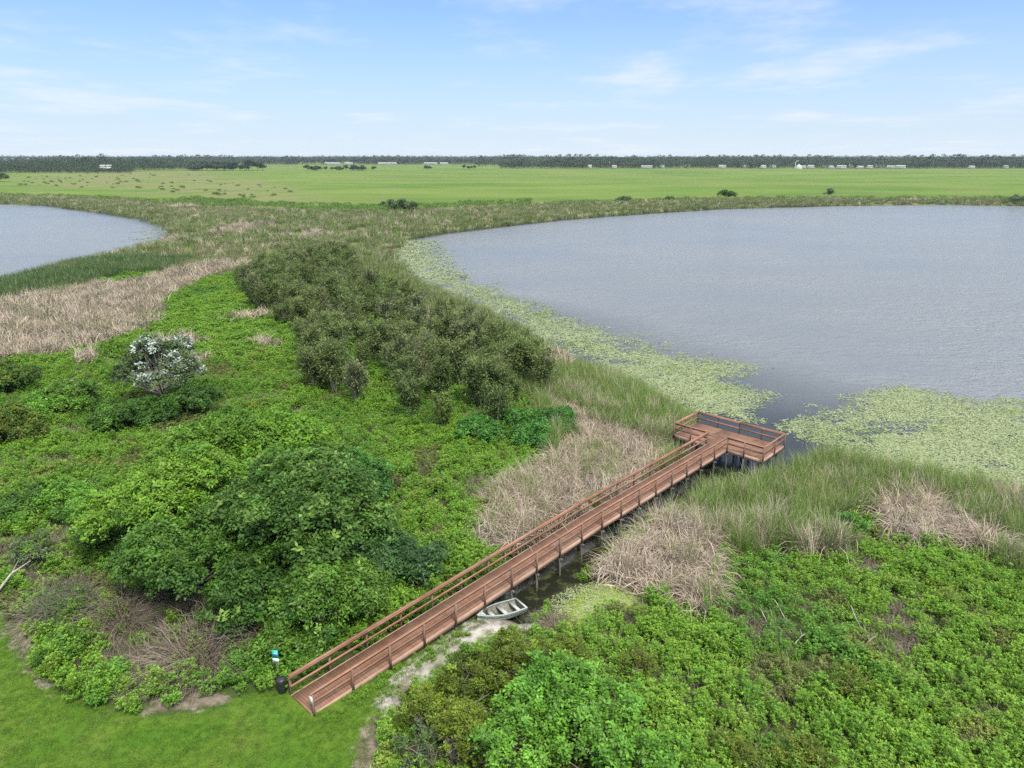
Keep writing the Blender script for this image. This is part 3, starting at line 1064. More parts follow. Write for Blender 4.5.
#@@PART2
# ------------------------------------------------------------------ trees and bushes one can point at
def crown(mb, g, rx, ry, rz, cz, lobes, leafL, leafW, cover=1.3, lobe_r=.36, spray=16, up=.75, flat=.38, tip_mi=None, tip_f=0.0, droop=0.0, min_z=.12, tall=None, tipside=None, lobez=.85):
    """leaf sprays on many lobes spread through the crown; returns lobe centres"""
    u = nrm(g.randn(lobes, 3))
    u[:, 2] = np.abs(u[:, 2]) * 1.0 - flat
    rad = (.30 + .82 * g.rand(lobes) ** .7)[:, None]
    C = u * rad * np.array([rx, ry, rz]) + np.array([0, 0, cz])
    if tall is not None:
        C[:, 2] += tall * g.rand(lobes)
    C[:, 2] = np.maximum(C[:, 2], min_z + .2)
    lr = lobe_r * (.40 + 1.0 * g.rand(lobes)) * (rx * ry * rz) ** (1 / 3)
    area = 4 * math.pi * (lr ** 2).sum() * cover
    nl = int(area / (leafL * leafW * .5))
    ns = max(lobes * 3, nl // spray)
    li = g.choice(lobes, ns, p=lr ** 2 / (lr ** 2).sum())
    d = nrm(g.randn(ns, 3))
    d[:, 2] = np.where(d[:, 2] < -.3, -d[:, 2], d[:, 2])
    rr = lr[li] * (.55 + .5 * g.rand(ns) ** .5)
    S = C[li] + d * rr[:, None] * np.array([1, 1, lobez])
    ok = S[:, 2] > min_z
    S, d, li = S[ok], d[ok], li[ok]
    ns = len(S)
    ax = nrm(d * .7 + np.array([0, 0, up]) + g.randn(ns, 3) * .25)
    tone_s = (.66 + .62 * g.rand(ns)) * (.78 + .42 * g.rand(lobes))[li]
    k = spray
    ax_r = np.repeat(ax, k, 0)
    off = g.randn(ns * k, 3) * leafL * .62
    P = np.repeat(S, k, 0) + off
    hd = g.randn(ns * k, 3)
    hd -= ax_r * (hd * ax_r).sum(1, keepdims=True)
    D = nrm(hd) + ax_r * .45 - np.array([0, 0, droop])
    N = ax_r + g.randn(ns * k, 3) * .28
    tone = np.repeat(tone_s, k) * (.85 + .3 * g.rand(ns * k))
    sz_ = np.repeat(.6 + .8 * g.rand(ns) ** 1.3, k)
    LL = leafL * sz_ * (.75 + .5 * g.rand(ns * k))
    WW = leafW * sz_ * (.75 + .5 * g.rand(ns * k))
    if tip_mi is not None:
        q = g.rand(ns) < tip_f
        q &= (d[:, 2] > .1)
        if tipside is not None:
            q &= (S @ np.array(tipside)) > 0
        tp = np.repeat(q, k)
        mb.leaves(P[tp], D[tp], N[tp], LL[tp] * 1.1, WW[tp] * 1.1, tone[tp], tip_mi)
        P, D, N, LL, WW, tone = P[~tp], D[~tp], N[~tp], LL[~tp], WW[~tp], tone[~tp]
    mb.leaves(P, D, N, LL, WW, tone, 0)
    return C


def limbs(mb, g, C, base_h, r0, stems=1, n=6, spread=.25, bend=.25):
    for s in range(stems):
        a = g.rand() * 6.28
        foot = np.array([math.cos(a), math.sin(a), 0]) * spread * (stems > 1)
        fork = foot * 1.8 + np.array([g.randn() * .12, g.randn() * .12, base_h])
        mb.tube([foot + np.array([0, 0, -.35]), foot + np.array([0, 0, .05]), (foot + fork) / 2 + g.randn(3) * .06, fork], [r0 * 1.25, r0 * 1.05, r0 * .85, r0 * .7], 6, .8 + .4 * g.rand(), cap=False)
        for c in C[s::stems]:
            mid = fork * .45 + c * .55 + g.randn(3) * bend * np.linalg.norm(c - fork) * .3
            mb.tube([fork, mid, c], [r0 * .5, r0 * .3, r0 * .1], 5, .8 + .4 * g.rand(), cap=False)


def plant(name, label, cat, px, py, hc, r, rz, mat, seed, leafL=.2, leafW=.11, lobes=None, trunk='bark', tip=None, tip_f=0.0, group=None, stems=1, ry=None, cover=1.0, base_h=None, lobe_r=.36, **kw):
    g = rs(seed)
    gx_, gy_ = G(px, py, hc + .8)
    z0 = float(hgt(np.array([gx_]), np.array([gy_]))[0])
    root = empty(name, (gx_, gy_, z0), label, cat, group)
    mb = MB()
    lobes = lobes or int(10 + r * 6)
    C = crown(mb, g, r, ry or r, rz, hc, lobes, leafL, leafW, cover, lobe_r=lobe_r, tip_mi=1 if tip else None, tip_f=tip_f, **kw)
    mb.build('crown', [M[mat]] + ([M[tip]] if tip else []), root)
    tb_ = MB()
    limbs(tb_, g, C, base_h if base_h is not None else max(.25, hc - rz * .75), .05 + .022 * (hc + rz), stems)
    tb_.build('trunk', M[trunk], root, smooth=True)
    return root


# the big mixed thicket left of the boardwalk
plant('broadleaf_tree', 'large dark green tree with pale fresh tips, tallest in the thicket beside the boardwalk', 'tree', 296, 508, 4.3, 4.9, 3.6, 'dark', 301, .24, .13, 60, tip='fresh_tip', tip_f=.15, lobe_r=.30, base_h=1.5)
plant('broadleaf_tree', 'rounded yellow green tree crown spreading behind the large dark tree', 'tree', 248, 462, 4.3, 5.3, 3.4, 'yellow_green', 302, .21, .11, 56, ry=4.0, lobe_r=.32)
plant('broadleaf_tree', 'yellow green bushy tree at the left flank of the large dark tree', 'tree', 176, 498, 3.8, 4.0, 3.2, 'yellow_green', 303, .2, .11, 40, lobe_r=.34)
plant('broadleaf_tree', 'mid green tree below the yellow green crowns, over the dry brown vines', 'tree', 196, 556, 2.7, 3.6, 2.5, 'mid', 304, .2, .11, 40, lobe_r=.32, tip='fresh_tip', tip_f=.02)
plant('broadleaf_tree', 'small mid green tree at the dark tree\'s foot, nearest the waste bin', 'tree', 316, 598, 2.2, 2.5, 1.9, 'mid', 305, .19, .10, 30, tip='fresh_tip', tip_f=.06)
plant('broadleaf_tree', 'small dark tree between the dry vines and the waste bin', 'tree', 250, 596, 2.0, 2.3, 1.8, 'dark', 306, .2, .11, 28, tip='fresh_tip', tip_f=.03)
plant('leafy_bush', 'light green bush pressing against the far handrail of the boardwalk', 'bush', 352, 588, 1.7, 1.9, 1.5, 'mid', 307, .19, .09, 24, tip='fresh_tip', tip_f=.12)
plant('leafy_bush', 'blue green bush with drooping fronds beside the far handrail', 'bush', 402, 560, 1.5, 2.0, 1.3, 'blue_green', 308, .26, .08, 26, droop=.25)
plant('leafy_bush', 'second blue green bush, between the frond bush and the light green bush', 'bush', 372, 556, 1.7, 1.8, 1.5, 'blue_green', 309, .24, .08, 22, droop=.2)
plant('leafy_bush', 'low light green bush right behind the boardwalk entrance', 'bush', 318, 642, .75, 1.1, .7, 'mid', 310, .17, .09, 16, tip='fresh_tip', tip_f=.1)
plant('leafy_bush', 'low bright bush left of the teal sign at the lawn edge', 'bush', 246, 660, .45, 1.0, .5, 'bright', 311, .15, .08, 16)
plant('leafy_bush', 'mid green bush behind the teal sign', 'bush', 284, 640, 1.0, 1.3, .9, 'mid', 312, .17, .09, 18)
plant('leafy_bush', 'round green bush above the yellow green tree, at the thicket\'s back', 'bush', 350, 478, 1.8, 2.6, 1.7, 'emerald', 313, .2, .11, 30)
plant('leafy_bush', 'yellow green bush at the far left end of the thicket', 'bush', 122, 520, 1.6, 2.3, 1.4, 'mid', 314, .19, .1, 28)
plant('leafy_bush', 'dark green bush at the left edge, level with the big tree', 'bush', 22, 506, 1.0, 1.5, 1.0, 'mid', 338, .18, .1, 20, tip='dark', tip_f=.4)
plant('leafy_bush', 'grey green bush above the leaning dead trunk at the left edge', 'bush', 34, 552, .9, 1.5, .9, 'grey_green', 339, .15, .07, 20, tip='mid', tip_f=.3)
plant('leafy_bush', 'pale green bush behind the grey twiggy bush', 'bush', 60, 505, .9, 2.2, 1.0, 'bright', 315, .17, .1, 26)
plant('leafy_bush', 'low dense green bush bordering the lawn under the grey twiggy bush', 'bush', 66, 650, .6, 1.15, .65, 'mid', 316, .15, .08, 20)
plant('leafy_bush', 'small bright green bush on the lawn edge left of the bare patch', 'bush', 98, 692, .35, .75, .4, 'bright', 317, .14, .08, 12)
plant('leafy_bush', 'tiny bright green bush on the rim of the bare patch', 'bush', 176, 706, .18, .45, .22, 'bright', 318, .12, .07, 9)
plant('leafy_bush', 'bright green bush just right of the small bush at the lawn edge', 'bush', 118, 672, .5, .8, .5, 'bright', 337, .14, .08, 14)


def dead_brush(name, label, px, py, r, h, seed, n, mat='twig', leafmat=None, leafn=0, cat='dead bush'):
    g = rs(seed)
    gx_, gy_ = G(px, py, h * .5 + .8)
    z0 = float(hgt(np.array([gx_]), np.array([gy_]))[0])
    root = empty(name, (gx_, gy_, z0), label, cat)
    mb = MB()
    for i in range(n):
        a = g.rand() * 6.28
        b = r * .35 * math.sqrt(g.rand())
        p = np.array([math.cos(a) * b, math.sin(a) * b, -.1])
        dr = np.array([math.cos(a) * .8 + g.randn() * .4, math.sin(a) * .8 + g.randn() * .4, 1.0])
        L = h * (.45 + .5 * g.rand())
        pts = [p]
        for q in range(4):
            dr = nrm(dr + g.randn(3) * .35 + np.array([0, 0, -.16 * q]) + np.array([math.cos(a), math.sin(a), 0]) * .25 * r / h)
            pts.append(pts[-1] + dr * L * .42)
        mb.tube(pts, np.array([.02, .015, .011, .008, .005]) * (.7 + .6 * g.rand()), 3, .65 + .7 * g.rand(), cap=False)
    mb.build('branches', M[mat], root)
    if leafn:
        lb = MB()
        u = nrm(g.randn(leafn, 3))
        u[:, 2] = np.abs(u[:, 2])
        P = u * (.35 + .6 * g.rand(leafn, 1) ** .5) * np.array([r, r, h])
        lb.leaves(P, g.randn(leafn, 3) + u * .6, u + g.randn(leafn, 3) * .5, .10, .045, .7 + .6 * g.rand(leafn))
        lb.build('leaves', M[leafmat], root)
    return root


dead_brush('twiggy_bush', 'grey green half dead twiggy bush at the left lawn corner', 62, 604, 2.1, 2.3, 401, 420, 'twig', 'grey_green', 5200, 'bush')
dead_brush('dry_vine_bush', 'brown dead vine tangle between the grey bush and the green tree', 118, 612, 1.5, 2.1, 402, 420, 'twig', 'brown_vine', 1500)
dead_brush('dry_vine_bush', 'widest brown dead vine tangle, behind the bare patch on the lawn', 196, 646, 2.3, 2.3, 403, 640, 'twig', 'brown_vine', 2200)
dead_brush('dry_vine_bush', 'brown vine tangle climbing the dark tree left of the bin', 232, 622, 1.5, 2.2, 404, 380, 'twig', 'brown_vine', 1000)
dead_brush('dry_vine_bush', 'low grey brown dead brush by the water weed, right of the rowboat', 556, 622, 1.3, .8, 405, 360, 'twig', 'brown_vine', 900)
dead_brush('dry_vine_bush', 'brown dead brush in a gap of the weeds right of the bright bushes', 700, 705, 1.5, .8, 406, 380, 'twig', 'brown_vine', 500)
dead_brush('dry_vine_bush', 'sparse grey twigs at the low left tip of the olive bushes', 440, 752, .9, .9, 407, 160, 'twig', 'grey_green', 800)
dead_brush('dry_vine_bush', 'low grey brush between the dead reeds and weeds left of the boardwalk', 448, 545, 1.3, .7, 408, 240, 'twig', 'brown_vine', 300)

# white flowering bush and its neighbours
wx = plant('flowering_tree', 'tall bush covered in white blossom with bare pale stems', 'tree', 158, 360, 4.9, 3.3, 4.0, 'groundsel', 320, .24, .13, 60, trunk='pale_bark', tip='white_flower', tip_f=.45, stems=5, cover=.62, base_h=1.4, lobe_r=.25, tipside=(.9, -.2, .30), flat=.5)
plant('leafy_bush', 'yellow green bush leaning on the left of the white flowering bush', 'bush', 122, 352, 4.4, 1.9, 1.4, 'yellow_green', 321, .2, .1, 18, cover=.7)
plant('leafy_bush', 'very dark bush at the right foot of the white flowering bush', 'bush', 190, 402, 1.4, 2.6, 1.4, 'dark', 322, .2, .11, 28)
plant('leafy_bush', 'dark green bush straight below the white flowering bush', 'bush', 148, 412, 1.3, 2.5, 1.4, 'dark', 323, .2, .11, 26, tip='mid', tip_f=.3)
plant('leafy_bush', 'mid green bush at the left foot of the white flowering bush', 'bush', 112, 418, 1.3, 2.2, 1.4, 'mid', 324, .2, .11, 24)
plant('leafy_bush', 'green bush halfway between the left edge and the white flowering bush', 'bush', 72, 398, 1.4, 3.0, 1.5, 'mid', 325, .2, .11, 32, tip='bright', tip_f=.3)
plant('leafy_bush', 'dark round bush at the left edge below the dead reeds', 'bush', 6, 380, 1.6, 2.3, 1.7, 'dark', 326, .2, .11, 26, tip='olive', tip_f=.4)
plant('leafy_bush', 'olive and dark bush at the left edge, lowest of the row', 'bush', 14, 425, 1.6, 2.3, 1.7, 'olive', 327, .19, .1, 28, tip='dark', tip_f=.3)
plant('leafy_bush', 'bright bush behind the olive bush at the left edge', 'bush', 42, 408, 1.2, 1.8, 1.2, 'bright', 328, .19, .1, 22)
plant('leafy_bush', 'small dark lone bush in the weeds right of the white flowering bush', 'bush', 257, 408, .6, 1.1, .6, 'olive', 329, .17, .09, 14)
for i, (a, b, r_, lab) in enumerate([(515, 418, 2.5, 'emerald green bush between the willows and the dead reeds, middle of three'), (556, 418, 2.2, 'emerald green bush nearest the pier, at the dead reeds'), (482, 432, 2.2, 'emerald green bush under the front willows, left of three'), (532, 436, 1.8, 'low emerald bush in front of its three taller neighbours')]):
    plant('leafy_bush', lab, 'bush', a, b, .9, r_, .9, 'emerald', 330 + i, .19, .11, 26)

# bushes along the bottom edge
B_ = [('bright', 556, 706, 1.7, 2.3, 1.5, 'tall bright green bush at the bottom, its pointed crown highest', .17, .1, None, 0),
      ('bright', 606, 742, 1.5, 2.2, 1.4, 'bright green bush cut by the bottom edge, right of the tallest one', .17, .1, None, 0),
      ('bright', 512, 748, 1.4, 1.7, 1.3, 'bright green bush cut by the bottom edge, left of the tallest one', .17, .1, None, 0),
      ('bright', 650, 768, 1.0, 1.5, 1.0, 'lowest bright bush at the bottom edge beside the brown brush', .17, .1, None, 0),
      ('olive', 508, 668, 1.2, 1.7, 1.1, 'olive brown bush between the sand path and the bright bushes', .13, .055, 'shoot', .15),
      ('olive', 562, 668, 1.0, 1.6, .9, 'olive brown bush behind the tallest bright bush', .13, .055, 'shoot', .1),
      ('olive', 462, 690, 1.2, 1.4, 1.1, 'olive bush with yellow shoots beside the sand path', .13, .055, 'shoot', .35),
      ('shoot', 424, 716, 1.0, 1.1, 1.0, 'yellow green bush of upright shoots next to the sand path', .13, .05, 'olive', .4),
      ('shoot', 462, 738, 1.2, 1.2, 1.1, 'yellow green bush of upright shoots at the bottom edge', .13, .05, 'olive', .5),
      ('grey_green', 420, 756, .7, 1.0, .7, 'grey green bush at the bottom left tip of the bush group', .12, .05, 'mid', .3),
      ('mid', 465, 668, .9, .8, .7, 'small green bush wedged among the olive bushes by the path', .15, .09, None, 0),
      ('olive', 846, 688, .5, 1.0, .5, 'dark olive bush amid the weeds right of centre bottom', .12, .05, None, 0),
      ('olive', 735, 760, .5, 1.1, .55, 'dark olive bush at the bottom edge amid the weeds', .12, .05, None, 0),
      ('olive', 800, 764, .5, 1.2, .55, 'dark olive bush at the bottom edge, right of its twin', .12, .05, None, 0),
      ('olive', 640, 668, .5, .9, .5, 'olive bush right of the bright bush tops, in the weeds', .12, .05, None, 0),
      ('emerald', 848, 523, .6, 1.0, .6, 'emerald bush in front of the straw reed clump', .16, .09, None, 0)]
for i, (m_, a, b, hc, r_, rz, lab, l1, l2, tp, tf) in enumerate(B_):
    plant('leafy_bush', lab, 'bush', a, b, hc, r_, rz, m_, 350 + i, l1, l2, int(24 + r_ * 20), tip=tp, tip_f=tf, up=1.5 if m_ != 'grey_green' else .7, lobe_r=.155, stems=2, cover=1.0, lobez=2.3, tall=.5)


# willow thicket: slender grey stems, feathery olive crowns
def willow(seed, mat, h=4.3):
    g = rs(seed)
    root = empty('willow_tree', (0, 0, 0), 'x', 'tree')
    mb, tb_ = MB(), MB()
    for s in range(3 + seed % 2):
        a = g.rand() * 6.28
        ft = np.array([math.cos(a), math.sin(a), 0]) * .25 * g.rand()
        hh = h * (.72 + .3 * g.rand())
        top = ft + np.array([math.cos(a) * (.3 + .5 * g.rand()), math.sin(a) * (.3 + .5 * g.rand()), hh])
        mid = (ft + top) / 2 + g.randn(3) * .12
        tb_.tube([ft - np.array([0, 0, .3]), mid, top], [.06, .045, .015], 5, .8 + .4 * g.rand(), cap=False)
        for b in range(13):
            f = .32 + .68 * b / 12
            p0 = ft + (top - ft) * f
            an = g.rand() * 6.28
            L = h * .19 * (1.15 - .55 * f) * (.7 + .6 * g.rand())
            p1 = p0 + np.array([math.cos(an) * L, math.sin(an) * L, L * .9])
            tb_.tube([p0, p1], [.016, .006], 3, .9, cap=False)
            k = 60
            q = g.rand(k, 1)
            P = p0 + (p1 - p0) * (.25 + .85 * q) + g.randn(k, 3) * h * .045
            D = g.randn(k, 3) * .65 + np.array([math.cos(an) * .8, math.sin(an) * .8, .55])
            N = np.array([0, 0, 1.0]) + g.randn(k, 3) * .45
            mb.leaves(P, D, N, .27 * (.7 + .6 * g.rand(k)), .105, (.6 + .75 * g.rand()) * (.85 + .3 * g.rand(k)))
    mb.build('crown', M[mat], root)
    tb_.build('trunk', M['pale_bark'], root, smooth=True)
    return root


WK = [('willow', 'olive green willow with slender pale stems inside the dense lakeside thicket'),
      ('willow_pale', 'greyish pale willow standing out lighter within the lakeside thicket'),
      ('willow_fresh', 'fresher yellow green willow at the open edge of the lakeside thicket')]
protos = [[willow(500 + 10 * i + j, m_) for j in range(4 if i == 0 else 2)] for i, (m_, l_) in enumerate(WK)]
used = set()
g = rs(9)
wp = []
x0, y0 = WILLOW.min(0)
x1, y1 = WILLOW.max(0)
while len(wp) < 218:
    q = np.array([x0 + (x1 - x0) * g.rand(), y0 + (y1 - y0) * g.rand()])
    if not inpoly(WILLOW, q[:1], q[1:])[0]:
        continue
    md_ = 1.35 if len(wp) < 120 else .85
    if all((q[0] - p[0]) ** 2 + (q[1] - p[1]) ** 2 > md_ ** 2 for p in wp):
        wp.append(q)
for q in wp:
    sd = float(sdist(WILLOW, q[:1], q[1:])[0])
    rr = g.rand()
    kind = 2 if (sd > -1.6 and rr < .35) else (1 if rr < .34 else 0)
    j = g.randint(len(protos[kind]))
    pr = protos[kind][j]
    z0 = float(hgt(q[:1], q[1:])[0])
    sc = (.74 + .46 * g.rand()) * (.95 if sd > -1.5 else 1.1)
    if (kind, j) not in used:
        used.add((kind, j))
        pr.location = (q[0], q[1], z0)
        pr.rotation_euler = (0, 0, g.rand() * 6.28)
        pr.scale = (sc, sc, sc)
        o = pr
    else:
        o = copy_tree(pr, (q[0], q[1], z0), g.rand() * 6.28, (sc * (.9 + .25 * g.rand()), sc * (.9 + .25 * g.rand()), sc))
    o['label'] = WK[kind][1]
    o['group'] = ['olive willows of the thicket', 'pale willows of the thicket', 'yellow green willows at the thicket edge'][kind]

# bleached sticks lying on the weeds, and a leaning dead trunk at the left edge
ST = [((755, 600), (772, 632), 'long bleached stick lying diagonally on the weeds, leftmost of the sticks'), ((768, 590), (790, 628), 'forked grey stick lying on weeds beside the leftmost bleached stick'), ((795, 640), (812, 634), 'short bleached branch with white twig ends in the weeds'), ((808, 616), (845, 612), 'thin pale stick lying level across the weeds'), ((845, 597), (862, 628), 'straight pale stick pointing at the lake, rightmost but one'), ((862, 650), (878, 632), 'bent yellowish stalk rising from the weeds, rightmost of the sticks')]
for i, (p, q, lab) in enumerate(ST):
    g = rs(600 + i)
    zz = 1.35
    a = np.array([*G(*p, zz), zz])
    b = np.array([*G(*q, zz), zz])
    mb = MB()
    d = b - a
    pts = [a + np.array([0, 0, -.25]), a + d * .35 + np.array([0, 0, .1]), a + d * .7 + g.randn(3) * .08 + np.array([0, 0, .12]), b + np.array([0, 0, -.05])]
    mb.tube(pts, [.028, .024, .018, .008], 6, cap=False)
    for t_ in (.4, .6, .8):
        o_ = a + d * t_ + np.array([0, 0, .08])
        mb.tube([o_, o_ + d * .18 + g.randn(3) * .14 + np.array([0, 0, .1])], [.014, .005], 4, cap=False)
    o = mb.build('fallen_branch', M['dead_wood'] if i < 5 else M['dead_reed'])
    tag(o, lab, 'branch', 'dead sticks on the weeds')
mb = MB()
a = np.array([*G(-6, 606, .8), .7])
mb.tube([a, a + np.array([.35, .1, 1.0]), a + np.array([1.05, .5, 1.9]), a + np.array([1.9, 1.0, 2.4])], [.11, .085, .055, .02], 6, cap=False)
mb.tube([a + np.array([1.05, .5, 1.9]), a + np.array([1.3, .9, 2.5])], [.03, .01], 5, cap=False)
tag(mb.build('dead_trunk', M['dead_wood']), 'leaning bare grey dead trunk at the left edge above the lawn', 'dead tree')

# ------------------------------------------------------------------ boardwalk with fishing platform
bw = empty('boardwalk', (*st(0, 0), 1.0), 'long reddish brown wooden boardwalk with handrails ending in a platform over the lake', 'boardwalk')
BWM = Matrix.Translation(Vector(bw.location)).inverted()
HW = .85
g = rs(77)


def P3(s, t, z):
    p = BW_O + BW_A * s + BW_T * t
    return np.array([p[0] - bw.location[0], p[1] - bw.location[1], z - bw.location[2]])


A3, T3 = np.array([*BW_A, 0]), np.array([*BW_T, 0])
S0, S1, PT = 39.43, 43.43, 4.05
dk = MB()
s = 0.0
while s < S0 - .05:
    w = .14
    slope = (deck_z(s + .14) - deck_z(s)) / .14
    ax = nrm(A3 + np.array([0, 0, slope]))
    dk.box(P3(s + w / 2, 0, deck_z(s + w / 2) - .02), (w - .004, 2 * HW - .02 + g.rand() * .015, .04), ax, T3, np.cross(ax, T3) * -1, .90 + .20 * g.rand())
    s += w
dk.build('deck', M['deck'], bw)
dk = MB()
s = S0 + .005
while s < S1 - .05:
    cuts = [-PT + .02, -PT + 2.0 + g.rand() * 1.2, PT - 2.6 + g.rand() * 1.4, PT - .02]
    for a, b in zip(cuts[:-1], cuts[1:]):
        dk.box(P3(s + .07, (a + b) / 2, deck_z(s) - .02), (.136, b - a - .005, .04), A3, T3, (0, 0, 1), .90 + .20 * g.rand())
    s += .14
dk.build('platform_deck', M['deck'], bw)


def member(name, p, q, w, h, mat, up=(0, 0, 1), tone=1.0):
    mb = MB()
    L = np.linalg.norm(np.array(q) - np.array(p))
    n = max(1, int(round(L / 4.4)))
    p, q = np.array(p), np.array(q)
    for i in range(n):
        a = p + (q - p) * i / n
        b = p + (q - p) * (i + 1) / n
        mb.beam(a, b - (b - a) / np.linalg.norm(b - a) * .006, w, h, up, tone * (.86 + .26 * g.rand()))
    return mb.build(name, M[mat], bw)


RH = 1.08
# two-stretch lines (sloping, then level) for both sides of the walk
for sg, nm in ((1, 'near'), (-1, 'far')):
    t = sg * (HW + .03)
    end = S0
    for a, b in ((0, 22.0), (22.0, end)):
        for nme, dz, w, h, mt, tt in (('rail_cap', RH, .15, .04, 'rail', t), ('top_rail', RH - .10, .04, .14, 'rail', t - sg * .055), ('mid_rail', .50, .04, .14, 'rail', t - sg * .055), ('fascia', -.17, .045, .34, 'fascia', t + sg * .0)):
            member(nme, P3(a, tt, deck_z(a) + dz), P3(b, tt, deck_z(b) + dz), w, h, mt)
    member('joist', P3(.4, sg * .35, deck_z(0) - .17), P3(22, sg * .35, deck_z(22) - .17), .045, .24, 'joist')
    member('joist', P3(22, sg * .35, deck_z(22) - .17), P3(S0, sg * .35, deck_z(22) - .17), .045, .24, 'joist')
zd = deck_z(40)
PL = [((S0, -PT), (S0, -HW - .03)), ((S0, HW + .03), (S0, PT)), ((S0, PT), (S1, PT)), ((S1, PT), (S1, -PT)), ((S1, -PT), (S0, -PT))]
for (a, b) in PL:
    av, bv = np.array(a), np.array(b)
    mid = (av + bv) / 2
    d = (bv - av) / np.linalg.norm(bv - av)
    inn = np.array([-d[1], d[0]])
    ctr = np.array([(S0 + S1) / 2, 0])
    if np.dot(ctr - mid, inn) < 0:
        inn = -inn
    for nme, dz, w, h, mt, ins, ext in (('rail_cap', RH, .15, .04, 'rail', 0, .0), ('top_rail', RH - .10, .04, .14, 'rail', .055, -.06), ('mid_rail', .50, .04, .14, 'rail', .055, -.06), ('fascia', -.17, .045, .34, 'fascia', 0, 0)):
        e = .075 if nme == 'rail_cap' and abs(d[1]) > .5 else (-.078 if nme == 'rail_cap' else ext)
        p = av + inn * ins - d * e
        q = bv + inn * ins + d * e
        member(nme, P3(*p, zd + dz), P3(*q, zd + dz), w, h, mt)


def gz(s, t):
    p = BW_O + BW_A * s + BW_T * t
    return float(hgt(np.array([p[0]]), np.array([p[1]]))[0])


def post(s, t, label=None):
    z1 = deck_z(s) + RH - .022
    zb = min(gz(s, t), .6) - .6
    split = deck_z(s) - .36
    mb = MB()
    mb.box(P3(s, t, (z1 + split) / 2), (.095, .095, z1 - split), A3, T3, (0, 0, 1), .85 + .3 * g.rand(), 0)
    if split > zb:
        mb.box(P3(s, t, (zb + split) / 2), (.10, .10, split - zb), A3, T3, (0, 0, 1), .85 + .3 * g.rand(), 1)
    return mb.build('post', [M['post'], M['pile']], bw)


ps = [S0 * i / 18 for i in range(19)]
end_posts = []
for s in ps:
    for sg in (1, -1):
        o = post(max(s, .06), sg * (HW + .105))
        end_posts.append(o)
for t in (-PT, -PT + 1.6, 1.6 + HW, PT):
    post(S0 - .075 if abs(t) < PT else S0 - .07, t * 1.0 if abs(t) < PT else t + math.copysign(.03, t))
for s in (S0 + 2.0,):
    for sg in (1, -1):
        post(s, sg * (PT + .075))
for i in range(5):
    t = -PT + 2 * PT * i / 4
    post(S1 + .075, t)
# dark round piles and cross bearers below
for i in range(1, 19):
    s = S0 * i / 18
    zc = deck_z(s) - .42
    if zc - gz(s, 0) > .25:
        member('bearer', P3(s, -HW - .3, zc), P3(s, HW + .3, zc), .09, .16, 'joist')
for s in (S0 + .5, S0 + 2.0, S1 - .5):
    member('bearer', P3(s, -PT + .1, zd - .44), P3(s, PT - .1, zd - .44), .09, .18, 'joist')
    for t in (-PT + .4, -1.3, 1.3, PT - .4):
        mb = MB()
        mb.tube([P3(s + .12, t, -1.4), P3(s + .12, t, zd - .36)], [.10, .10], 8, .7, cap=False)
        mb.build('pile', M['pile'], bw)
# white plate on the end of the near handrail post
mb = MB()
mb.box(P3(-.005, HW + .095, deck_z(0) + .80), (.012, .24, .42), A3, T3, (0, 0, 1))
pl = mb.build('placard', M['white_paint'], end_posts[0])
pl['label'] = 'white plate screwed to the near end post of the handrail'
mb = MB()
mb.box(P3(S1 + .09, PT + .0, zd + RH + .12), (.06, .06, .24), A3, T3, (0, 0, 1))
mb.build('post_stub', M['pile'], bw)

# ------------------------------------------------------------------ waste bin, sign
bx, by = G(282.5, 691.5, 1.0)
bn = empty('waste_bin', (bx, by, 1.0), 'black plastic waste bin with domed lid on the lawn at the boardwalk entrance', 'bin')
mb = MB()
mb.lathe([(.0, .0), (.235, .0), (.25, .03), (.285, .72), (.275, .74), (.0, .74)], 24)
mb.build('body', M['bin'], bn, smooth=True)
mb = MB()
mb.lathe([(.30, .70), (.305, .80), (.27, .90), (.16, .96), (.0, .975)], 24)
mb.lathe([(.295, .70), (.0, .71)], 24)
mb.build('lid', M['bin'], bn, smooth=True)
bn.scale = (.80, .80, .80)
sx, sy = G(278.5, 681, 1.0)
sn = empty('notice_sign', (sx, sy, 1.0), 'narrow teal and white notice sign on a metal post behind the waste bin', 'sign', rz=R(-8))
mb = MB()
mb.box((0, 0, .82), (.05, .03, 1.84))
mb.build('post', M['steel'], sn)
mb = MB()
mb.box((0, -.025, 1.55), (.31, .012, .44))
p_ = mb.build('panel', M['teal'], sn)
p_['label'] = 'teal upper panel'
mb = MB()
mb.box((0, -.034, 1.57), (.21, .004, .14), tone=1)
mb.box((0, -.034, 1.71), (.25, .004, .03), tone=1)
mb.build('pictogram', simple_mat('pale_teal', (.18, .58, .58), (.22, .6, .6), 5, .4, .4), p_)
mb = MB()
mb.box((0, -.025, 1.205), (.31, .012, .235))
p_ = mb.build('panel', M['white_paint'], sn)
p_['label'] = 'white lower panel'

# ------------------------------------------------------------------ rowboat
gz_b = 0.78
bow = np.array(G(477.2, 618.5, gz_b))
stn = (np.array(G(515, 597.5, gz_b)) + np.array(G(528, 606.5, gz_b))) / 2
bd = bow - stn
bl = float(np.linalg.norm(bd))
rb = empty('rowboat', (*(stn + bow) / 2, .30), 'small pale grey green rowboat pulled up on the mud beside the boardwalk', 'boat', rz=math.atan2(bd[1], bd[0]))
rb.rotation_euler[1] = R(-2.5)
rb.rotation_euler[0] = R(3)
NS, NR = 22, 9


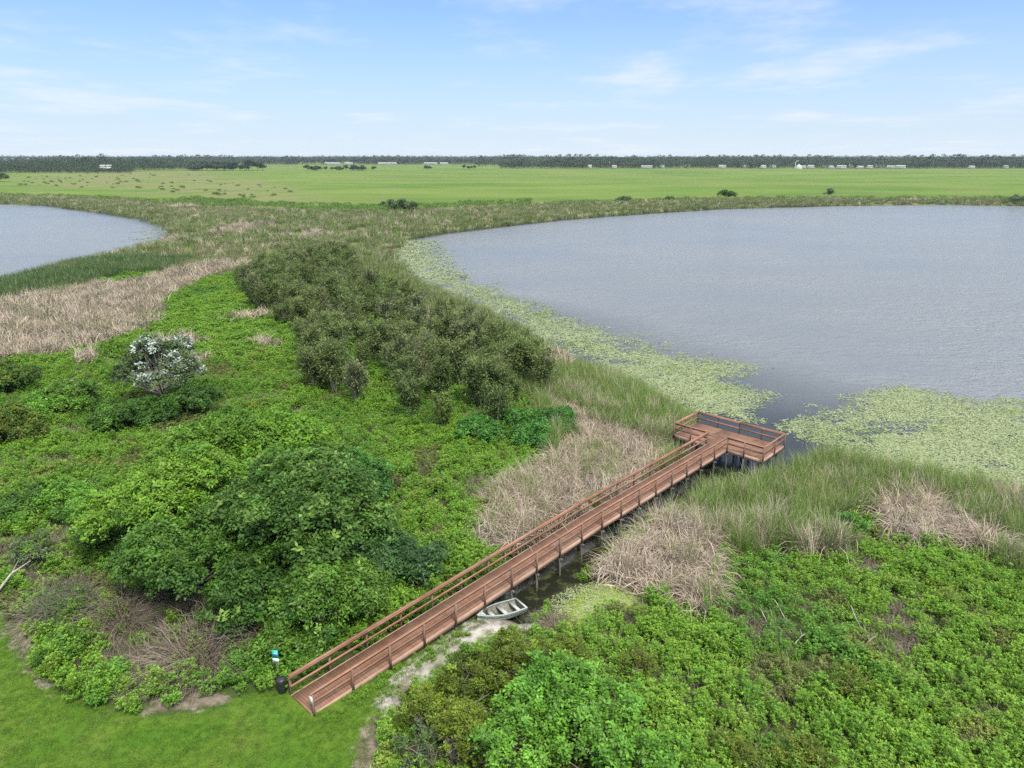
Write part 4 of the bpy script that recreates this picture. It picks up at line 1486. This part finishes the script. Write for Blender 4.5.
def sect(f, inset=0.0, lift=0.0):
    """half section at station f (0 stern, 1 bow): keel to gunwale"""
    wg = .66 * (1 - max(0, (f - .38) / .62) ** 2.3) * (.93 + .07 * min(1, f / .3))
    wb_ = wg * .74
    zk = .02 + .20 * max(0, (f - .62) / .38) ** 2
    zg = .46 + .14 * f ** 2
    pts = []
    for (a, b) in ((0, 0), (.6, .0), (1.0, .06), (1.0, .06)):
        pass
    prof = [(0, zk), (wb_ * .5, zk + .005), (wb_ * .92, zk + .03), (wb_ + (wg - wb_) * .25, zk + .12), (wb_ + (wg - wb_) * .7, zk + .27), (wg, zg)]
    return [(max(0, y - inset), z + lift) for y, z in prof]


def hull(mb, inset=0, lift=0, flip=False, x0=0.0):
    V = []
    st_ = np.linspace(0, 1, NS)
    for f in st_:
        h_ = sect(f, inset, lift)
        xx = (-.5 + f) * bl * (1 - .004 * inset) + (x0 if f < .5 else -x0)
        row = [(xx, -y, z) for y, z in h_[::-1]] + [(xx, y, z) for y, z in h_[1:]]
        V += row
    m = 11
    F = []
    for i in range(NS - 1):
        for j in range(m - 1):
            q = (i * m + j, i * m + j + 1, (i + 1) * m + j + 1, (i + 1) * m + j)
            F.append(q[::-1] if flip else q)
    mb.add(V, F)
    return V


mb = MB()
hull(mb)
h_ = sect(0)
tr = [(-.5 * bl, -y, z) for y, z in h_[::-1]] + [(-.5 * bl, y, z) for y, z in h_[1:]]
V = tr
mb.add(V, [(0, 1, 9, 10), (1, 2, 8, 9), (2, 3, 7, 8), (3, 4, 6, 7), (4, 5, 5, 6)][:4])
mb.build('hull', M['boat'], rb, smooth=True)
mb = MB()
hull(mb, .02, .02, True, .02)
h_ = sect(0, .02, .02)
tr = [(-.5 * bl + .02, -y, z) for y, z in h_[::-1]] + [(-.5 * bl + .02, y, z) for y, z in h_[1:]]
mb.add(tr, [(0, 10, 9, 1), (1, 9, 8, 2), (2, 8, 7, 3), (3, 7, 6, 4)])
mb.build('inner_hull', M['boat_in'], rb, smooth=True)
for nm, mt, w, off, zo in (('gunwale', 'boat', .10, -.03, .012), ('rub_strip', 'boat_dark', .035, .02, -.075)):
    mb = MB()
    for sg in (1, -1):
        prev = None
        for f in np.linspace(0, 1, NS):
            y, z = sect(f)[-1]
            p = np.array([(-.5 + f) * bl, sg * max(.02, y + off), z + zo])
            if prev is not None:
                mb.beam(prev, p, w, .03 if nm == 'gunwale' else .05)
            prev = p
    if nm == 'gunwale':
        y, z = sect(0)[-1]
        mb.box((-.5 * bl + .03, 0, z + .014), (.11, 2 * y - .02, .034))
    mb.build(nm, M[mt], rb)
for f, wd in ((.15, .20), (.43, .24), (.68, .24)):
    y = sect(f)[-2][0]
    mb = MB()
    mb.box(((-.5 + f) * bl, 0, .36), (wd, 2 * y - .02, .045))
    mb.box(((-.5 + f) * bl - wd * .5 + .02, 0, .20), (.03, 2 * y * .78, .30))
    mb.build('bench', M['boat_seat'], rb)
mb = MB()
f0 = .84
ya, yb = sect(f0)[-1], sect(1)[-1]
V = [((-.5 + f) * bl, sg * max(.012, sect(f)[-1][0] - .04), sect(f)[-1][1] + .004) for f in (f0, .9, .95, .985) for sg in (-1, 1)]
mb.add(V, [(0, 2, 3, 1), (2, 4, 5, 3), (4, 6, 7, 5)])
V2 = [V[0], V[1], (V[1][0], V[1][1], V[1][2] - .12), (V[0][0], V[0][1], V[0][2] - .12)]
mb.add(V2, [(0, 1, 2, 3)])
mb.build('bow_deck', M['boat_seat'], rb)

# ------------------------------------------------------------------ far shore: single bushes
FS = [(401, 212, 18.5, 5.5, 'groundsel', 'dark grey green bush group standing alone on the marsh between the lakes', 'bush', 3),
      (726, 199, 12, 5.2, 'dark', 'biggest dark round bush on the far lake shore', 'bush', 1),
      (669, 201.5, 6, 2.6, 'dark', 'small dark bush left of the biggest one on the far shore', 'bush', 1),
      (829, 197, 6, 5.0, 'grey_green', 'pale silvery bush on the far lake shore', 'bush', 1),
      (1018, 203, 10, 4.0, 'groundsel', 'dark bush on the far shore at the right edge', 'bush', 1),
      (625, 203, 8, 2.8, 'groundsel', 'low dark bush at the left part of the far shore', 'bush', 1),
      (1, 182, 16, 9, 'dark', 'dark tree at the left edge beyond the left lake', 'tree', 1)]
for i, (a, b, w, h, m_, lab, ct, n) in enumerate(FS):
    g = rs(700 + i)
    gx_, gy_ = G(a, b, .9)
    z0 = float(hgt(np.array([gx_]), np.array([gy_]))[0])
    rt = empty('shore_bush' if ct == 'bush' else 'broadleaf_tree', (gx_, gy_, z0 - .1), lab, ct)
    mb, tb_ = MB(), MB()
    for q in range(n):
        ox = (q - (n - 1) / 2) * w / max(n, 1) * .8
        hh = h * (1 if q == 0 else .75 + .3 * g.rand())
        C = crown(mb, g, w / n * .55, w / n * .5, hh * .5, hh * .5, 16, .55, .33, 1.0, spray=10, min_z=.1)
        limbs(tb_, g, C, hh * .25, .1)
        for arr in (mb.V[-1], tb_.V[-1]):
            pass
        if n > 1:
            mb.V[-1][:, 0] += ox
            mb.V[-1][:, 1] += (q % 2) * 3
            for v in tb_.V[-17:]:
                v[:, 0] += ox
                v[:, 1] += (q % 2) * 3
    mb.build('crown', M[m_], rt)
    tb_.build('trunk', M['bark'], rt)

# scattered single shrubs in the rough part of the pasture (copies of two kinds)
g = rs(41)
sp = []
for i in range(110):
    a = 20 + 270 * g.rand()
    lo, hi = np.interp(a, [20, 60, 150, 200, 290], [176, 174, 172, 173, 189]), np.interp(a, [20, 60, 150, 200, 290], [186, 188, 190, 197, 201])
    b = lo + (hi - lo) * g.rand()
    sp.append(G(a, b, 1.0))
base = []
for v in range(3):
    gg = rs(800 + v)
    mb = MB()
    crown(mb, gg, 1.6, 1.6, 1.0, .9, 9, .5, .3, 1.0, spray=8, min_z=.05)
    base.append(mb.mesh('pasture_shrub', M['field_shrub'] if v else M['dark']))
for i, (a, b) in enumerate(sp):
    o = bpy.data.objects.new('pasture_shrub', base[i % 3])
    s_ = (.35 + .6 * g.rand())
    o.scale = (s_ * 1.3, s_ * 1.3, s_ * .85)
    o.rotation_euler = (0, 0, g.rand() * 6)
    o.location = (a, b, float(hgt(np.array([a]), np.array([b]))[0]))
    COL.objects.link(o)
    tag(o, 'small round shrub dotted over the rough pasture behind the left lake', 'shrub', 'shrubs dotted over the rough pasture')

# tree islands in the pasture, each tree its own
tr_mesh = []
for v in range(5):
    gg = rs(820 + v)
    mb = MB()
    h = 9 + 1.5 * v
    C = crown(mb, gg, 4.5, 4.5, h * .46, h * .46, 16, 1.1, .8, 1.0, spray=8, min_z=.3)
    cm = mb.mesh('crown', M['far_leaf'])
    tb_ = MB()
    limbs(tb_, gg, C, h * .3, .28)
    tr_mesh.append((cm, tb_.mesh('trunk', M['bark'])))
TR = []
for a, b, w, k, lab, gr in [(424, 169.6, 14, 3, 'dark tree of the small lone clump left in the middle pasture', 'trees of the left middle clump'), (470, 169.5, 18, 4, 'low dark tree of the wider clump right in the middle pasture', 'trees of the right middle clump'),
                            (345, 171, 66, 24, 'dark tree in the row crossing the pasture below the horizon', 'trees of the pasture row'), (228, 171, 72, 26, 'dark tree at the end of the left wood facing the pasture', 'trees at the wood end'), (308, 171.0, 24, 3, 'small single tree between wood end and pasture row', 'single small trees')]:
    for i in range(k):
        TR.append((a + (g.rand() - .5) * w, b - g.rand() * .6, lab, gr))
for i, (a, b, lab, gr) in enumerate(TR):
    x_, y_ = G(a, b, 1.0)
    cm, tm = tr_mesh[g.randint(5)]
    rt = empty('pasture_tree', (x_, y_, float(hgt(np.array([x_]), np.array([y_]))[0])), lab, 'tree', gr, g.rand() * 6)
    s_ = (.75 + .5 * g.rand()) * (.7 if 'low' in lab or 'small' in lab else 1.25)
    rt.scale = (s_ * 1.25, s_ * 1.25, s_)
    for nm, me in (('crown', cm), ('trunk', tm)):
        o = bpy.data.objects.new(nm, me)
        COL.objects.link(o)
        o.parent = rt

# far wood (reads as one mass)
def wood(name, label, rows, seed, zone):
    g = rs(seed)
    xs, ys, sc = [], [], []
    for (d0, d1, n, s0, s1, a0, a1) in rows:
        px = a0 + (a1 - a0) * g.rand(n)
        d = d0 + (d1 - d0) * g.rand(n) ** 1.2
        x_ = (px - 512) / F_PX * d * 1.0
        dens = fnoise(x_, d, 260, 91)
        k = dens > .33
        hv = .45 + 1.35 * fnoise(x_, d, 170, 93) * (.6 + .8 * fnoise(x_, d, 45, 95))
        xs.append(x_[k]); ys.append(d[k]); sc.append(np.minimum((s0 + (s1 - s0) * g.rand(n) ** 1.4 * .6) * hv, 1.9)[k])
    x_, y_, s_ = np.concatenate(xs), np.concatenate(ys), np.concatenate(sc)
    scatter(name, x_, y_, 'far_trees', seed + 1, s_, z=np.full(len(x_), .9), label=label, cat='wood')


wood('far_wood', 'dark tree line along the whole horizon behind the pasture', [
    (1500, 1750, 3600, .6, 1.85, 500, 1300), (1750, 2300, 3600, .9, 1.95, 480, 1300), (2300, 4500, 7000, 1.1, 1.8, -300, 1300), (4500, 7900, 8000, 1.2, 2.1, -300, 1300), (2200, 2700, 2600, 1.0, 1.7, 180, 520)], 901, 0)
wood('left_wood', 'nearer wood left at the horizon beyond the left lake', [
    (1080, 1300, 2000, .45, 1.15, -350, 150), (1300, 2000, 3600, .6, 1.6, -350, 215), (2000, 2600, 2200, .8, 1.6, -350, 230)], 905, 0)

# ------------------------------------------------------------------ white houses at the far edge of the pasture
def house(x_, y_, w, dpt, h, rz, lab, gr):
    rt = empty('white_house', (x_, y_, float(hgt(np.array([x_]), np.array([y_]))[0]) - .1), lab, 'house', gr, rz)
    key = (round(w), round(h))
    if key not in HM:
        a = MB()
        a.box((0, 0, h / 2), (w, dpt, h))
        wm_ = a.mesh('wall', M['house_wall'])
        b = MB()
        o = .5
        V = [(-w / 2 - o, -dpt / 2 - o, h), (w / 2 + o, -dpt / 2 - o, h), (w / 2 + o, dpt / 2 + o, h), (-w / 2 - o, dpt / 2 + o, h), (-w / 2 - o, 0, h + dpt * .22), (w / 2 + o, 0, h + dpt * .22)]
        b.add(V, [(0, 1, 5, 4), (2, 3, 4, 5), (0, 4, 3, 3), (1, 2, 5, 5), (3, 2, 1, 0)][:2] + [(3, 2, 1, 0)])
        rm_ = b.mesh('roof', M['house_roof'])
        c = MB()
        for q in np.arange(-w / 2 + 2, w / 2 - 1, 3.4):
            c.box((q, -dpt / 2 - .02, h * .55), (1.2, .05, 1.1))
        HM[key] = (wm_, rm_, c.mesh('window', M['window_dark']))
    for nm, me in zip(('wall', 'roof', 'window'), HM[key]):
        o_ = bpy.data.objects.new(nm, me)
        COL.objects.link(o_)
        o_.parent = rt


HM = {}
g = rs(55)
hl = []
for a, w in [(588, 10), (610, 14), (641, 26), (655, 16), (678, 14), (715, 18), (735, 14), (741, 16), (752, 14), (761, 16), (792, 14), (797, 16), (811, 18), (818, 14), (827, 26), (836, 30), (845, 16), (853, 14), (861, 18), (870, 16), (875, 24), (884, 26), (950, 12), (984, 12)]:
    hl.append((a + g.randn(), 1440 + g.rand() * 110, w * (.55 + .3 * g.rand()), 3.6 + g.rand() * 1.8, 'white house in the row at the foot of the horizon trees', 'white houses along the far pasture edge'))
for a in (432, 437, 447, 388, 393, 398, 337, 344, 356):
    hl.append((a, 2080 + g.rand() * 40, 22, 5, 'pale house half hidden by trees below the middle horizon', 'pale houses of the middle horizon'))
for a, d, w in ((12, 2900, 46), (22, 3000, 60), (30, 2860, 50), (38, 2950, 66), (48, 2900, 60), (56, 3000, 50), (8, 2600, 36), (34, 2600, 60), (18, 2650, 40)):
    hl.append((a, d, w, 13 if w > 45 else 9, 'large pale flat building above the trees at the far left horizon', 'pale buildings of the far left horizon'))
for a in (121, 127):
    hl.append((a, 1195 + (a % 5), 8, 8.6, 'tall white shed showing among the trees of the left wood', 'white sheds in the left wood'))
hl.append((945, 2300, 50, 16, 'pale building inside the wood at the right horizon', None))
for a, d, w, h, lab, gr in hl:
    house((a - 512) / F_PX * d, d, w, 9, h, (g.rand() - .5) * .3, lab, gr)

# white curved mast over the houses: a tall pole bent into a hook
rt = empty('hooked_mast', ((783 - 512) / F_PX * 1440, 1440, .9), 'tall white hooked mast rising over the white houses', 'mast')
mb = MB()
mb.tube([(0, 0, 0), (0, 0, 11), (.8, 0, 14), (3, 0, 15.6), (5.5, 0, 15)], [.5, .45, .4, .4, .35], 6)
mb.build('pole', M['white_paint'], rt)
mb = MB()
mb.lathe([(6.5, 0), (6.5, 3.5), (2.2, 8.2), (.0, 9)], 10, (7, 0, 0))
mb.build('dome', M['house_wall'], rt)

# utility poles
for a, d, lab in ((334, 1500, 'thin pale pole before the pasture tree row'), (361, 1500, 'second thin pole, right of the first by the pasture row'), (455, 1480, 'thin utility pole right of the left middle clump'), (531, 1480, 'thin utility pole near the middle of the horizon'), (605, 1450, 'thin pale pole left of the white houses')):
    rt = empty('utility_pole', ((a - 512) / F_PX * d, d, .9), lab, 'pole', 'utility poles in the pasture')
    mb = MB()
    mb.tube([(0, 0, 0), (0, 0, 14.5)], [.28, .2], 6)
    mb.build('pole', M['steel'], rt)
    mb = MB()
    mb.box((0, 0, 13.4), (2.6, .18, .2))
    mb.build('cross_arm', M['steel'], rt)

# ------------------------------------------------------------------ air
HAZE = 1
if HAZE:
    mb = MB()
    mb.box((0, 4400, 12.6), (24000, 11000, 31.2), bev=0)
    hm, nt, out = new_mat('haze_air')
    pv = nt.nodes.new('ShaderNodeVolumePrincipled')
    pv.inputs['Color'].default_value = (.80, .90, 1.0, 1)
    pv.inputs['Density'].default_value = .00007
    pv.inputs['Anisotropy'].default_value = .2
    nt.links.new(pv.outputs[0], out.inputs['Volume'])
    tag(mb.build('haze', hm), 'thin pale blue haze over the whole landscape', 'haze', kind='stuff')

# ------------------------------------------------------------------ light and sky
CLOUD_X = 14.0
SUN_EL, SUN_AZ = 58.0, 150.0     # azimuth clockwise from +Y
w = bpy.data.worlds.new('World')
SC.world = w
w.use_nodes = True
nt = w.node_tree
nt.nodes.clear()
T = NT(nt)
sky = T.n('ShaderNodeTexSky', sky_type='NISHITA')
sky.sun_disc = False
sky.sun_elevation = R(SUN_EL)
sky.sun_rotation = R(SUN_AZ)
sky.altitude = 0
sky.air_density = 1.0
sky.dust_density = .6
sky.ozone_density = 2.0
tc = T.n('ShaderNodeTexCoord').outputs['Generated']
sep = T.n('ShaderNodeSeparateXYZ')
T.put(sep.inputs[0], tc)
zz = T.math('MAXIMUM', sep.outputs['Z'], 0.0)
den = T.math('ADD', zz, .06)
cx = T.math('DIVIDE', sep.outputs['X'], den)
cy = T.math('DIVIDE', sep.outputs['Y'], den)
cb = T.n('ShaderNodeCombineXYZ')
T.put(cb.inputs[0], T.math('ADD', cx, CLOUD_X))
T.put(cb.inputs[1], cy)
n1 = T.noise(cb.outputs[0], .95, 7, .6, (1.0, .75, 1))
n2 = T.noise(cb.outputs[0], .22, 3, .5)
cl = T.math('ADD', T.math('MULTIPLY', n1, .62), T.math('MULTIPLY', n2, .38))
cf = T.math('MULTIPLY', T.ramp(cl, .49, .68), .6)
veil = T.math('POWER', T.math('SUBTRACT', 1.0, T.math("DIVIDE", zz, .345), True), 1.35, True)
skyc = T.mix(1.0, sky.outputs[0], (.125, .43, .78), 'MULTIPLY')
colr = T.mix(veil, skyc, (3.15, 3.6, 4.07))
colr = T.mix(cf, colr, (3.75, 3.9, 4.15))
high = T.math('MULTIPLY', T.ramp(zz, .34, .52), .9)       # unseen bright cloud sheet, added above the frame to lift ambient light
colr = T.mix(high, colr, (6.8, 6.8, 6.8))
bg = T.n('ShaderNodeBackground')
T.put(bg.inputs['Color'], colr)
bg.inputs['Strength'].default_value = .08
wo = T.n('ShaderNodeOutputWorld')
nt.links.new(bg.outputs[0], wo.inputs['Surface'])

sd = bpy.data.lights.new('sun', 'SUN')
sd.energy = 1.5
sd.angle = R(14)
sd.color = (1.0, .94, .82)
so = bpy.data.objects.new('sun', sd)
el, az = R(SUN_EL), R(SUN_AZ)
dirv = Vector((math.sin(az) * math.cos(el), math.cos(az) * math.cos(el), math.sin(el)))
so.rotation_euler = dirv.to_track_quat('Z', 'Y').to_euler()
so.location = (0, 0, 24)
COL.objects.link(so)

SC.view_settings.view_transform = 'Standard'
SC.view_settings.look = 'None'
SC.view_settings.exposure = 1.6
SC.view_settings.gamma = 1
SC.render.engine = 'CYCLES'
SC.cycles.max_bounces = 5
SC.cycles.diffuse_bounces = 3
SC.cycles.glossy_bounces = 2
SC.cycles.transmission_bounces = 3
SC.cycles.volume_bounces = 0
SC.cycles.use_denoising = False
SC.cycles.use_adaptive_sampling = True
SC.cycles.adaptive_threshold = .006
SC.cycles.sample_clamp_direct = 4.0
SC.cycles.sample_clamp_indirect = 2.0
